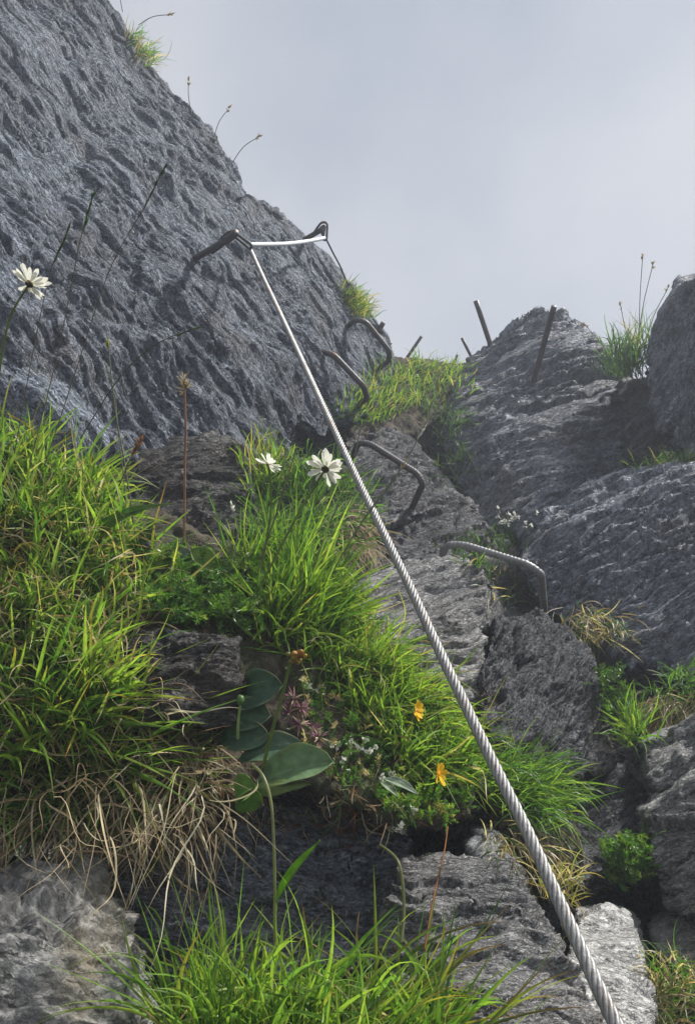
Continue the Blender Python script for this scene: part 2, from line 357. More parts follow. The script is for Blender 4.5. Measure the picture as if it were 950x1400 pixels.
rock('boulder', [[(672,846,1.95),(735,832,2.0),(756,846,1.98),(771,880,1.93),(800,880,1.93),(816,925,1.85),(822,980,1.78),(836,1050,1.7),(750,1075,1.58),(690,1030,1.6),(652,975,1.66),(660,905,1.78)]],
     M['dark'], 60, .020, .006, 'dark jagged rock right of the flat topped rock in the gully', thick=.4, seed=8)
rock('boulder', [[(1150,900,1.55),(955,978,1.72),(905,1003,1.78),(882,1020,1.76),(884,1060,1.66),(900,1085,1.6),(955,1065,1.55),(1150,1060,1.4)]],
     M['block'], 32, .018, .006, 'grey layered rock at the right edge, upper one of two', thick=.4, step=1.0, crack=1.0, facet=.8, amp=1.2, seed=9)
rock('boulder', [[(1150,1050,1.3),(955,1058,1.52),(915,1083,1.56),(879,1108,1.55),(881,1135,1.5),(905,1190,1.42),(912,1235,1.4),(955,1262,1.33),(1150,1330,1.2)]],
     M['block'], 28, .018, .0055, 'rounded grey rock at the right edge, lower one of two', thick=.4, step=1.0, crack=1.0, facet=.8, amp=1.2, seed=10)
rock('boulder', [[(545,1178,1.06),(600,1170,1.10),(690,1165,1.14),(703,1178,1.12),(712,1215,1.06),(745,1290,.98),(790,1360,.92),(850,1450,.86),(700,1500,.80),(600,1300,.93),(540,1480,.82),(500,1300,.98)]],
     M['block'], -2, .0105, .0029, 'layered grey block with a bright edge under the steel cable', thick=.3, seed=11, depthn=.65, facet=.8, step=.45, crack=1.0, crackw=.14, crackf=.42, warp=1.5, elong=10, lump=.6, amp=1.6)
rock('boulder', [[(786,1240,1.32),(830,1230,1.36),(868,1243,1.34),(880,1290,1.22),(890,1360,1.12),(900,1460,1.02),(800,1460,.98),(770,1330,1.14)]],
     M['pale'], -8, .013, .0045, 'pale flat slab at the bottom beside the end of the cable', thick=.25, amp=.6, seed=12)
rock('boulder', [[(888,1250,1.5),(930,1245,1.5),(960,1290,1.4),(955,1330,1.34),(900,1310,1.4)]],
     M['pale'], 20, .014, .005, 'small pale stone in the corner beside the pale slab', thick=.2, amp=.7, seed=13)
rock('boulder', [[(-300,1190,.85),(20,1172,1.0),(120,1180,1.01),(165,1240,.96),(190,1330,.90),(210,1460,.82),(-300,1500,.68),(60,1260,.87)]],
     M['stained'], -20, .017, .0040, 'grey stained boulder under the grassy bank in the bottom left corner', thick=.35, amp=.9, elong=3, lump=1.4, warp=.4, seed=14)
rock('boulder', [[(168,872,1.10),(215,864,1.13),(300,874,1.13),(326,882,1.12),(334,930,1.07),(320,1000,1.04),(190,985,1.02)]],
     M['recess_shade'], 5, .012, .0042, 'dark stone with a pale rim half buried in the grass', thick=.2, seed=15)
rock('boulder', [[(640,1160,1.19),(655,1140,1.23),(680,1134,1.24),(688,1162,1.18),(660,1185,1.15)]],
     M['mossy'], 20, .010, .004, 'small pointed stone on top of the layered block', thick=.12, seed=16)
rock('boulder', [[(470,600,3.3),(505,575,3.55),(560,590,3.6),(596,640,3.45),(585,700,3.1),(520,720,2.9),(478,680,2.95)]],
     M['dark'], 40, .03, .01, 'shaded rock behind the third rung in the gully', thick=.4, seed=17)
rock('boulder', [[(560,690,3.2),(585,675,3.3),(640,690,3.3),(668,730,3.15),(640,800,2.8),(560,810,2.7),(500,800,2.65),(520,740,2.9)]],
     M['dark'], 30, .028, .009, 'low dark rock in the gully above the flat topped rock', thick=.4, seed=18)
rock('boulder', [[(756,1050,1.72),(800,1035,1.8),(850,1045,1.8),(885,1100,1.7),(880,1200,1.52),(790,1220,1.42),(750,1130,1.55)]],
     M['dark'], 15, .018, .006, 'dark rock in the hollow right of the cable', thick=.3, seed=19)
rock('boulder', [[(120,1120,1.12),(290,1100,1.15),(360,1090,1.18),(460,1110,1.2),(560,1150,1.2),(560,1300,1.05),(420,1420,.95),(100,1420,.98),(140,1250,1.06)]],
     M['boulder'], -10, .013, .0045, 'dark crumbling rock below the broad leaved plant', thick=.3, seed=20, amp=1.3)

# ---- earth banks that carry the grass (terrain)
rock('earth_bank', [
    [(-350,560,1.32),(0,612,1.4),(140,690,1.44),(300,762,1.46),(450,800,1.46),(500,850,1.42),(300,900,1.17),(160,960,1.05),(330,1100,1.10),(190,1140,1.07),(0,1150,1.04),(-350,1170,.96)],
    [(300,770,1.5),(450,800,1.5),(520,890,1.45),(590,975,1.36),(650,1060,1.27),(640,1120,1.17),(540,1130,1.1),(400,1060,1.1),(380,900,1.3)]],
    M['earth'], 0, .016, .007, 'dark earth bank carrying the grass on the left', kind='structure', thick=.25, earth=True, smooth=4, seed=21)
rock('earth_bank', [[(340,640,2.45),(400,620,2.6),(470,640,2.6),(500,720,2.35),(490,790,2.1),(380,790,1.95),(330,740,2.05)]],
    M['earth'], 0, .022, .011, 'earth bank behind the daisies at the foot of the cliff', kind='structure', thick=.3, earth=True, smooth=4, seed=22)
rock('earth_bank', [[(455,575,3.4),(480,540,3.7),(530,492,4.4),(600,496,5.0),(640,500,5.0),(620,560,4.3),(560,600,3.7),(470,598,3.3)]],
    M['earth'], 0, .03, .015, 'grassy saddle of earth below the sky', kind='structure', thick=.4, earth=True, smooth=4, seed=23)
rock('earth_bank', [[(200,1400,.86),(350,1360,.9),(560,1370,.9),(640,1420,.84),(640,1600,.66),(160,1600,.66)]],
    M['earth'], 0, .014, .006, 'earth bank carrying the nearest grass at the bottom', kind='structure', thick=.25, earth=True, smooth=4, seed=24)
rock('earth_bank', [[(640,1060,1.3),(700,1050,1.42),(760,1090,1.42),(790,1160,1.34),(760,1230,1.24),(700,1160,1.2)]],
    M['earth'], 0, .014, .006, 'narrow strip of earth under the cable', kind='structure', thick=.25, earth=True, smooth=4, seed=25)

# ---- the hillside the gully lies in: one sheet out to the horizon
def hillside():
    xs = np.concatenate([np.linspace(-900, -6, 14), np.linspace(-5, -.6, 16)[:-1], np.arange(-.6, 2.6, .022), np.linspace(2.7, 6, 10), np.linspace(8, 900, 14)])
    ys = np.concatenate([np.linspace(-900, -8, 14), np.linspace(-7, .9, 24)[:-1], np.arange(.9, 4.9, .022), np.linspace(5, 9, 10), np.linspace(12, 900, 14)])
    X, Y = np.meshgrid(xs, ys); x, y = X.ravel(), Y.ravel()
    z = np.where(y < 4.4, 1.19*y-1.75, 1.19*4.4-1.75-.35*(y-4.4)) + 1.6 - .2 - .5*np.clip((x-.45)/.4, 0, 1)
    z = np.where(y < -6, 1.19*-6-.15 - 30*(1-np.exp((y+6)/60)), z)
    z = np.maximum(z, -60)
    v = np.stack([x, y, z], 1); near = np.exp(-((np.maximum(0, np.abs(x-1)-4))**2)/9 - (np.maximum(0, np.abs(y-2)-5))**2/9)
    t1, t2, nn = frame_from(fol_normal(35)); w = v + np.stack([fbm(v/.3+k*7, 3) for k in range(3)], 1)*.07
    q = np.stack([w@t1/.16, w@t2/.16, w@nn/.04], 1)
    h = .10*fbm(v/.5, 4, .55) + .022*ridged(q) + .01*ridged(q*2.2)
    far = (1-near)*1.5*fbm(v/9, 4)
    n = np.array([0, -.765, .643]); v = v + n*(h*np.clip(near, .0, 1))[:, None] + np.array([0, 0, 1.])*far[:, None]
    nx, ny = len(xs), len(ys); i = np.arange((nx-1)*(ny-1)); r, c = i//(nx-1), i % (nx-1); a0 = r*nx+c
    f = np.stack([a0, a0+1, a0+nx+1, a0+nx], 1)
    BVH_V.append(v); BVH_F.append(f+OFF[0]); OFF[0] += len(v)
    return tag(mesh_obj('hillside', v, f, M['hill'], fol=np.stack([w@t1, w@t2, w@nn], 1)), 'steep dark hillside of rock and earth behind the boulders', kind='structure')
M['hill'] = rock_mat('hillside_rock', (.07, .07, .07), (.28, .28, .27), brown=(.09, .11, .04), brownf=.9, lichen=.1, sc=1.0)
hillside()

BV = np.concatenate(BVH_V); BF = np.concatenate(BVH_F)
BVH = BVHTree.FromPolygons(BV.tolist(), BF.tolist())
def hit(px, py):
    d = Vector(FWD + (px-475)/FPX*RGT - (py-700)/FPX*UPV); L_ = d.length
    loc, nor, idx, dist = BVH.ray_cast(Vector(CAM), d/L_)
    if loc is None: return None, None, None
    return np.array(loc), np.array(nor), dist/L_
def depth_at(px, py, default=2.0):
    l_, n_, d = hit(px, py); return default if l_ is None else d

print("VERTS", len(BV))
#@@PART2

# ------------------------------------------------------------------ steelwork
def catmull(pts, n):
    pts = np.asarray(pts, float); k = len(pts); t = np.linspace(0, k-1, n); i = np.clip(t.astype(int), 0, k-2); u = (t-i)[:, None]
    p0 = pts[np.maximum(i-1, 0)]; p1 = pts[i]; p2 = pts[i+1]; p3 = pts[np.minimum(i+2, k-1)]
    return .5*((2*p1)+(p2-p0)*u+(2*p0-5*p1+4*p2-p3)*u*u+(3*p1-p0-3*p2+p3)*u**3)
def frames(c):
    t = np.gradient(c, axis=0); t /= np.linalg.norm(t, axis=1)[:, None]
    a_ = np.array([.0, 0, 1.0]) if abs(t[0, 2]) < .9 else np.array([1.0, 0, 0])
    e1 = np.empty_like(c); v = a_
    for k in range(len(c)):
        v = v - t[k]*(v@t[k]); v = v/np.linalg.norm(v); e1[k] = v
    return t, e1, np.cross(t, e1)
def tube_geo(c, r, sides=8, twist=None, cap=True):
    c = np.asarray(c, float); n = len(c); t, e1, e2 = frames(c); th = np.arange(sides)/sides*2*math.pi
    r = np.broadcast_to(np.asarray(r, float), (n,)) if np.ndim(r) < 2 else r
    rr = r[:, None] if np.ndim(r) == 1 else r
    v = c[:, None, :] + (np.cos(th)[None, :, None]*e1[:, None, :] + np.sin(th)[None, :, None]*e2[:, None, :])*(rr[..., None])
    f = []
    for k in range(n-1):
        for s_ in range(sides):
            q = (s_+1) % sides; f.append((k*sides+s_, k*sides+q, (k+1)*sides+q, (k+1)*sides+s_))
    if cap: f.append(tuple(range(sides))[::-1]); f.append(tuple((n-1)*sides+s_ for s_ in range(sides)))
    return v.reshape(-1, 3), f
def join(gs):
    V, F, o = [], [], 0
    for v, f in gs:
        V.append(np.asarray(v)); F += [tuple(i+o for i in q) for q in f]; o += len(v)
    return np.concatenate(V), F
def tube(name, pts, r, mat, parent=None, n=None, sides=8, smooth_path=True, tint=None, ribs=None):
    pts = np.asarray(pts, float); n = n or max(8, len(pts)*6)
    c = catmull(pts, n) if smooth_path and len(pts) > 2 else pts
    rr = np.interp(np.linspace(0, 1, len(c)), np.linspace(0, 1, len(np.atleast_1d(r))), np.atleast_1d(r))
    if ribs:
        sl = np.concatenate([[0], np.cumsum(np.linalg.norm(np.diff(c, axis=0), axis=1))])
        th = np.arange(sides)/sides*2*math.pi
        ph = sl[:, None]/ribs*2*math.pi + th[None, :]
        rr = rr[:, None]*(1 + .13*np.clip(np.cos(ph), -.2, 1)); rr[:2] = rr[:2].mean(); 
    v, f = tube_geo(c, rr, sides)
    return mesh_obj(name, v, f, mat, parent, tint=None if tint is None else np.tile(tint, (len(v), 1)))
def bent(pts, rad, n=7):
    """polyline with rounded corners"""
    pts = [np.asarray(p, float) for p in pts]; o = [pts[0]]
    for k in range(1, len(pts)-1):
        a_, b_, c_ = pts[k-1], pts[k], pts[k+1]; d1 = (a_-b_); d2 = (c_-b_); l1, l2 = np.linalg.norm(d1), np.linalg.norm(d2)
        r1 = min(rad, l1*.45, l2*.45); p = b_+d1/l1*r1; q = b_+d2/l2*r1
        for t in np.linspace(0, 1, n): o.append((1-t)**2*p + 2*t*(1-t)*b_ + t*t*q)
    o.append(pts[-1]); return np.array(o)
def resample(c, step):
    c = np.asarray(c); sl = np.concatenate([[0], np.cumsum(np.linalg.norm(np.diff(c, axis=0), axis=1))])
    s_ = np.linspace(0, sl[-1], max(4, int(sl[-1]/step))); return np.stack([np.interp(s_, sl, c[:, k]) for k in range(3)], 1)

# the main cable: six strands laid round a core
cab_px = [(905,1530),(835,1388),(790,1290),(755,1213),(720,1136),(681,1058),(641,975),(600,889),(560,802),(520,720),(484,646),(450,573),(415,497),(381,424),(357,373),(341,337)]
dist = np.concatenate([[0], np.cumsum([math.hypot(cab_px[k+1][0]-cab_px[k][0], cab_px[k+1][1]-cab_px[k][1]) for k in range(len(cab_px)-1)])])
fr = (dist-dist[1])/(dist[-1]-dist[1]); inv = 1/.74 + fr*(1/2.9-1/.74)
cab = resample(catmull([P(x, y, 1/i_) for (x, y), i_ in zip(cab_px, inv)], 300), .0045)
RC = .0076
cable = empty('steel_cable', cab[0], 'long twisted steel cable running up the gully from the bottom to the first peg', 'cable')
_, E1, E2 = frames(cab); sl = np.concatenate([[0], np.cumsum(np.linalg.norm(np.diff(cab, axis=0), axis=1))])
for k in range(6):
    th = sl/.068*2*math.pi + k*math.pi/3
    c = cab + (np.cos(th)[:, None]*E1 + np.sin(th)[:, None]*E2)*RC*.62
    v, f = tube_geo(c, RC*.385, 8); mesh_obj('strand', v, f, M['strand'], cable)
v, f = tube_geo(resample(cab, .03), RC*.5, 8); mesh_obj('core', v, f, M['iron'], cable)

# the two pegs with their cable eyes
A1 = depth_at(266, 352, 2.75)
pg = empty('cable_peg', P(268, 351, A1), 'nearer dark iron peg driven into the cliff with a long loop holding the main cable', 'peg', 'iron pegs holding the cable')
tube('sleeve', resample([P(262, 356, A1+.03), P(311, 328, A1-.18)], .02), .0115, M['iron'], pg, sides=12, smooth_path=False)
tube('peg_head', [P(309, 329, A1-.17), P(318, 322, A1-.2), P(323, 318, A1-.22)], [.014, .012], M['iron'], pg, sides=12)
lp = [(288,345,-.08),(303,326,-.15),(312,318,-.19),(320,317,-.21),(331,325,-.22),(343,334,-.21),(342,340,-.2),(333,333,-.2),(318,324,-.19),(303,337,-.14),(290,346,-.07)]
tube('loop', [P(x, y, A1+d) for x, y, d in lp], .0048, M['iron'], pg, n=60)
A2 = 3.62
pg2 = empty('cable_peg', P(414, 328, A2), 'farther dark iron peg on the cliff edge against the sky with a hanging ring', 'peg', 'iron pegs holding the cable')
tube('sleeve', resample([P(398, 338, A2+.09), P(440, 314, A2-.05)], .02), .0115, M['iron'], pg2, sides=12, smooth_path=False)
lp = [(428,320,-.03),(437,307,-.06),(442,304,-.07),(447,306,-.07),(447,317,-.07),(446,327,-.07),(442,327,-.06),(443,317,-.06),(444,309,-.06),(439,311,-.05),(431,321,-.03)]
tube('loop', [P(x, y, A2+d) for x, y, d in lp], .0055, M['iron'], pg2, n=60)
tube('clamp', [P(441, 310, A2-.07), P(441.5, 321, A2-.07)], .009, M['iron'], pg2, sides=10)
# bright cable between the pegs
w = tube('steel_cable', [P(341, 335, 2.86), P(352, 334.5, 2.9), P(390, 333.5, 3.12), P(420, 330, 3.36), P(444, 325.5, 3.55)], .0085, M['bright'], n=40, sides=10)
tag(w, 'short bright horizontal cable stretched between the two iron pegs', 'cable')
# thin cable descending to the ledge
w = tube('thin_cable', [P(446, 327, 3.55), P(456, 347, 3.62), P(466, 366, 3.72), P(475, 388, 3.8), P(482, 399, 3.83), P(492, 413, 3.9), P(510, 436, 4.05), P(528, 462, 4.2)], .0042, M['iron'], n=60)
tag(w, 'thin dark cable hanging from the farther peg down to the grassy ledge', 'cable')
w = tube('cable_shackle', [P(474, 393, 3.78), P(478, 388, 3.77), P(484, 398, 3.8), P(487, 405, 3.83), P(482, 404, 3.83), P(475, 394, 3.79)], .0055, M['iron'], n=30)
tag(w, 'small dark shackle on the thin cable above the grassy ledge', 'shackle')

# rungs
def rung(pts, r, label, ribs, mat):
    t = empty('iron_rung', P(*pts[0]), label, 'rung', 'iron rungs climbing the gully')
    c = resample(bent([P(*p) for p in pts], .022, 9), .0032 if ribs else .012)
    n = len(c); rr = np.full(n, r)
    k1, k2 = int(n*.3), int(n*.7)
    def piece(nm, c):
        if ribs: tube(nm, c, r, M[mat], t, sides=12, smooth_path=False, ribs=ribs)
        else: tube(nm, c, r, M[mat], t, sides=10, smooth_path=False)
    # the step and its two legs are one bent bar, told apart where the bends begin
    sl_ = np.concatenate([[0], np.cumsum(np.linalg.norm(np.diff(c, axis=0), axis=1))])
    d1 = np.linalg.norm(P(*pts[1])-P(*pts[0])); d2 = np.linalg.norm(P(*pts[-1])-P(*pts[-2]))
    k1 = int(np.searchsorted(sl_, d1)); k2 = int(np.searchsorted(sl_, sl_[-1]-d2))
    piece('leg', c[:k1+1]); piece('step_bar', c[k1:k2+1]); piece('leg', c[k2:]); return t
rung([(452,463,3.95),(466,452,3.75),(488,437,3.6),(500,440,3.6),(533,481,3.66),(531,494,3.7),(505,513,3.95)], .0125, 'highest iron rung just below the grassy saddle', None, 'iron')
rung([(410,508,3.45),(424,492,3.3),(441,481,3.2),(456,485,3.18),(497,528,3.2),(502,545,3.3),(478,560,3.6)], .0125, 'second highest iron rung just right of the cable on the cliff foot', None, 'iron')
rung([(470,660,3.2),(483,622,3.02),(490,605,2.97),(506,607,2.96),(571,648,2.86),(578,662,2.86),(555,712,3.2)], .0115, 'ribbed iron rung in the shadow beside the white daisies', .011, 'iron')
rung([(590,800,2.6),(603,765,2.36),(610,745,2.3),(634,745,2.28),(722,772,2.2),(739,784,2.2),(744,840,2.5)], .0105, 'lowest grey ribbed iron rung above the flat topped rock', .011, 'rebar')

# pins standing in the rock
def pin(x0, y0, x1, y1, r, label, d=None, lean=0.0, sink=.2):
    dd = depth_at(x1, y1, 4.6) if d is None else d
    top, bot = P(x0, y0, dd+lean), P(x1, y1, dd+.01); bot2 = bot + (bot-top)*sink
    v, f = tube_geo(resample(np.array([top, bot2]), .05), r, 8)
    o = mesh_obj('iron_pin', v, f, M['iron'], origin=bot)
    return tag(o, label, 'iron pin', 'iron pins standing on the skyline')
pin(650,411,671,474, .0150, 'thick iron pin leaning left on the shoulder of the pointed boulder', 4.62, -.05)
pin(757,419,729,522, .0155, 'tallest iron pin leaning right in front of the pointed boulder top', None, -.35)
pin(631,462,646,492, .010, 'thin iron pin leaning left between the saddle and the pointed boulder', 5.0)
pin(576,460,557,488, .010, 'thin iron pin leaning right on the grassy saddle', 4.95)
pin(625,485,619,500, .008, 'shortest iron pin stump in the grass of the saddle', 5.0)
pin(524,441,516,455, .013, 'short iron stub beside the highest rung', 4.05)
pin(499,413,486,422, .013, 'short iron stub under the thin cable at the ledge', 3.9)

# ------------------------------------------------------------------ grass and plants
PAL = {'bright': [(.17,.29,.04), (.21,.33,.05), (.14,.26,.035), (.25,.34,.06)],
       'green': [(.07,.17,.03), (.10,.21,.035), (.12,.24,.04)],
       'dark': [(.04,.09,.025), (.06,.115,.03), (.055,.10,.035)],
       'straw': [(.46,.38,.24), (.36,.28,.17), (.54,.48,.34), (.25,.18,.11)],
       'yellow': [(.32,.32,.09), (.38,.31,.11), (.25,.28,.07)],
       'rust': [(.35,.14,.04), (.25,.11,.04)], 'white': [(.8,.8,.74), (.7,.7,.62)], 'purple': [(.2,.08,.16), (.3,.12,.2)]}
def pick(names, n):
    """names: list of (palette, weight)"""
    pal = [(np.array(c), w_/len(PAL[p])) for p, w_ in names for c in PAL[p]]
    w_ = np.array([q[1] for q in pal]); idx = RNG.choice(len(pal), n, p=w_/w_.sum())
    c = np.stack([q[0] for q in pal])[idx]; return c*RNG.uniform(.75, 1.25, (n, 1))
def norm(v): return v/np.maximum(np.linalg.norm(v, axis=-1, keepdims=True), 1e-9)
def blade_geo(base, up, length, width, bend, droop, tint, tiptint=None, segs=6, fold=.25, profile='blade', wig=0.0):
    n = len(base); up = norm(up); side = norm(np.cross(up, norm(RNG.normal(size=(n, 3)))))
    pos = base.copy(); rows, cols = [], []; t0 = np.linspace(0, 1, segs+1); wdir = RNG.normal(size=(n, 3))
    for k, t in enumerate(t0):
        d = norm(up + bend*t - np.array([0, 0, 1.])*(droop[:, None]*t**1.4) + wig*wdir*math.sin(t*7))
        sd_ = norm(side - d*(side*d).sum(1)[:, None]); nr = np.cross(d, sd_)
        if profile == 'blade': w_ = width*(.65+.35*min(1, t*5))*(1-t**2.4)
        elif profile == 'leaf': w_ = width*math.sin(math.pi*min(.999, .04+t*.96))**.7
        else: w_ = width*(1-.6*t)
        h = w_[:, None]*.5
        if fold: rows.append(np.stack([pos-sd_*h+nr*h*fold*2, pos, pos+sd_*h+nr*h*fold*2], 1))
        else: rows.append(np.stack([pos-sd_*h, pos+sd_*h], 1))
        cc = tint if tiptint is None else tint + (tiptint-tint)*(t**3)
        cols.append(np.repeat(cc[:, None, :], rows[-1].shape[1], 1))
        if k < segs: pos = pos + d*(length/segs)[:, None]
    m = rows[0].shape[1]; V = np.stack(rows, 1); C = np.stack(cols, 1)           # n, segs+1, m, 3
    idx = np.arange(n*(segs+1)*m).reshape(n, segs+1, m)
    F = np.stack([idx[:, :-1, :-1], idx[:, :-1, 1:], idx[:, 1:, 1:], idx[:, 1:, :-1]], -1).reshape(-1, 4)
    return V.reshape(-1, 3), F, C.reshape(-1, 3)
def cat(gs):
    V, F, C, o = [], [], [], 0
    for v, f, c in gs: V.append(v); F.append(f+o); C.append(c); o += len(v)
    return np.concatenate(V), np.concatenate(F), np.concatenate(C)
def inpoly(x, y, poly):
    r = False; n = len(poly); j = n-1
    for i in range(n):
        xi, yi = poly[i]; xj, yj = poly[j]
        if (yi > y) != (yj > y) and x < (xj-xi)*(y-yi)/(yj-yi)+xi: r = not r
        j = i
    return r
def sample_poly(poly, k):
    xs = [p[0] for p in poly]; ys = [p[1] for p in poly]; o = []
    while len(o) < k:
        x, y = random.uniform(min(xs), max(xs)), random.uniform(min(ys), max(ys))
        if inpoly(x, y, poly): o.append((x, y))
    return o
def zone(poly, tufts, per, lpx, wpx, lean, pal, spread=.4, sigma=9, bend=.5, droop=.5, segs=6, fold=.25, tip=None, tipf=.3, dmax=None, dmin=None, wig=0.0, profile='blade', sink=.01, d=None, glen=.82):
    """tussocks of blades rooted on the ground seen inside the polygon; sizes in photograph pixels at their own distance"""
    B, U, Ls, Ws = [], [], [], []
    lean = dirv(*lean)
    for (x, y) in sample_poly(poly, tufts):
        tl = norm(lean + RNG.normal(size=3)*spread*.5); ts = random.uniform(.7, 1.15)
        for _ in range(max(1, int(per*random.uniform(.5, 1.5)))):
            ox, oy = random.gauss(0, sigma), random.gauss(0, sigma*.6)
            if d is None:
                l_, n_, dd = hit(x+ox, y+oy)
                if l_ is None or (dmax and dd > dmax) or (dmin and dd < dmin): continue
            else: dd = d*random.uniform(.97, 1.03); l_ = P(x+ox, y+oy, dd)
            sc = dd/FPX
            B.append(l_ + FWD*sink); U.append(tl + RGT*(ox/sigma)*spread*.3 + RNG.normal(size=3)*spread*.5)
            Ls.append(random.uniform(*lpx)*sc*ts*glen); Ws.append(random.uniform(*wpx)*sc)
    n = len(B); B = np.array(B); U = np.array(U); Ls = np.array(Ls); Ws = np.array(Ws)
    tint = pick(pal, n); tt = None
    if tip:
        tt = tint.copy(); m = RNG.random(n) < tipf; tt[m] = pick(tip, int(m.sum()))
    return blade_geo(B, U, Ls, Ws, RNG.normal(size=(n, 3))*bend, RNG.uniform(.2, 1.8, n)*droop, tint, tt, segs, fold, profile, wig)
def plant_mesh(name, gs, mat, label, kind='stuff', catg=None, group=None, parent=None):
    v, f, c = cat(gs); lo, hi = v.min(0), v.max(0)
    o = mesh_obj(name, v, f, mat, parent, tint=c, origin=((lo[0]+hi[0])/2, (lo[1]+hi[1])/2, lo[2]))
    if parent is not None: return o
    return tag(o, label, catg if kind != 'stuff' else (catg or 'grass'), group, None if kind == 'thing' else kind)

BR = [('bright', .7), ('green', .3)]; ST = [('straw', 1)]
MEADOW = [(-40,600),(60,640),(150,710),(200,760),(235,790),(190,830),(165,880),(150,940),(180,1010),(240,1070),(260,1090),(210,1130),(0,1150),(-40,1150)]
gs = [zone(MEADOW, 250, 9, (45, 150), (3.0, 6.0), (.25, 1, -.25), [('bright', .6), ('green', .4)], spread=.8, bend=.55, droop=.8, tip=[('straw', .6), ('rust', .4)], tipf=.2),
      zone([(-40,590),(60,630),(160,710),(200,750),(100,770),(-40,730)], 45, 8, (80, 160), (3.2, 6.5), (.5, 1, -.2), BR, spread=.65, tip=[('yellow', 1)], tipf=.3),
      zone([(0,960),(120,940),(200,1000),(290,1060),(150,1090),(0,1070)], 34, 8, (140, 270), (4, 7), (.75, .75, -.35), BR, spread=.5, bend=.35, droop=.6, segs=9, tip=[('rust', .6), ('yellow', .4)], tipf=.25),
      zone(MEADOW, 420, 1, (90, 220), (2.4, 5.5), (.35, .8, -.3), [('bright', .55), ('yellow', .2), ('straw', .25)], spread=1.1, bend=.8, droop=.9, segs=9, tip=[('straw', .7), ('rust', .3)], tipf=.3, wig=.12),
      zone(MEADOW, 90, 5, (14, 34), (6, 11), (.1, .8, -.5), [('green', .6), ('bright', .4)], spread=1.0, bend=.6, droop=.6, segs=4, profile='leaf'),
      zone(MEADOW, 90, 7, (30, 80), (2.5, 4.5), (.1, 1, -.3), [('dark', .3), ('green', .7)], spread=.9),
      zone([(-20,640),(150,720),(190,860),(150,1000),(0,1080),(-20,1080)], 130, 6, (50, 150), (2.2, 4.2), (.2, .6, -.4), [('straw', .75), ('yellow', .25)], spread=1.0, bend=.9, droop=1.3, wig=.15)]
plant_mesh('grass', gs, M['grass'], 'tall bright green grass covering the bank on the left')
MID = [(385,800),(440,820),(490,870),(530,915),(575,970),(620,1015),(640,1060),(610,1080),(560,1070),(500,990),(440,930),(390,890),(355,880),(360,840)]
gs = [zone(MID, 200, 11, (45, 120), (2.6, 4.8), (.4, 1, -.3), BR, spread=.7, bend=.5, droop=.7, tip=[('yellow', 1)], tipf=.2),
      zone(MID, 260, 1, (70, 180), (2, 4.5), (.5, .8, -.3), [('bright', .55), ('yellow', .25), ('straw', .2)], spread=1.1, bend=.8, droop=.9, segs=9, tip=[('straw', 1)], tipf=.3, wig=.12),
      zone(MID, 60, 5, (12, 28), (5, 9), (.1, .8, -.5), [('green', .6), ('bright', .4)], spread=1.0, bend=.6, droop=.6, segs=4, profile='leaf'),
      zone([(380,810),(440,820),(470,860),(400,880),(360,860)], 40, 9, (90, 190), (2.8, 5), (.4, 1, -.2), BR, spread=.5, bend=.4, droop=.5),
      zone([(480,890),(560,940),(630,1010),(630,1060),(560,1010)], 45, 7, (60, 150), (2.6, 4.5), (.9, .5, -.3), BR, spread=.5, droop=.7, tip=[('yellow', 1)], tipf=.3),
      zone([(280,770),(380,770),(470,800),(440,820),(330,790)], 34, 7, (70, 170), (2.0, 3.8), (.3, 1, 0), [('bright', .5), ('green', .5)], spread=.5)]
plant_mesh('grass', gs, M['grass'], 'bright green grass covering the bank between the flowers and the flat topped rock')
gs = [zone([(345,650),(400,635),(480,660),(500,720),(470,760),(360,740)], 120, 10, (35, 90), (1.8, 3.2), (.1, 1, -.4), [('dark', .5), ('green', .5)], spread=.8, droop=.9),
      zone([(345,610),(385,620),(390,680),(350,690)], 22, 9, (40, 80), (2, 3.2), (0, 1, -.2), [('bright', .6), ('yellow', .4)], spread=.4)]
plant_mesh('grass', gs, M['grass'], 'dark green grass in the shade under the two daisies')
gs = [zone([(390,690),(470,690),(505,720),(500,760),(400,740)], 70, 9, (40, 100), (1.5, 2.6), (.35, -.4, -.7), [('straw', 1)], spread=.7, bend=.5, droop=1.5)]
plant_mesh('dry_grass', gs, M['straw'], 'reddish dry grass hanging over the edge beside the cable', catg='dry grass')
NEAR = [(225,1400),(330,1378),(450,1368),(560,1372),(600,1410),(600,1500),(220,1500)]
gs = [zone(NEAR, 95, 8, (70, 240), (3.6, 8), (.12, 1, -.2), BR, spread=.6, bend=.45, droop=.5, segs=8, tip=[('yellow', .6), ('rust', .4)], tipf=.15, glen=.95),
      zone(NEAR, 45, 7, (60, 170), (3, 5), (.2, .8, -.4), [('straw', .6), ('green', .4)], spread=.9, bend=.8, droop=1.0, wig=.2),
      zone([(225,1380),(330,1370),(360,1420),(225,1420)], 16, 6, (120, 240), (4, 7), (-.25, 1, -.2), BR, spread=.5, bend=.4, droop=.5, segs=8, glen=1),
      zone([(420,1380),(640,1400),(640,1500),(420,1500)], 16, 4, (170, 300), (4.5, 6.5), (.9, .75, -.2), BR, spread=.35, bend=.35, droop=.5, segs=9, tip=[('rust', 1)], tipf=.6, glen=1)]
plant_mesh('grass', gs, M['grass'], 'nearest bright green grass standing along the bottom edge')
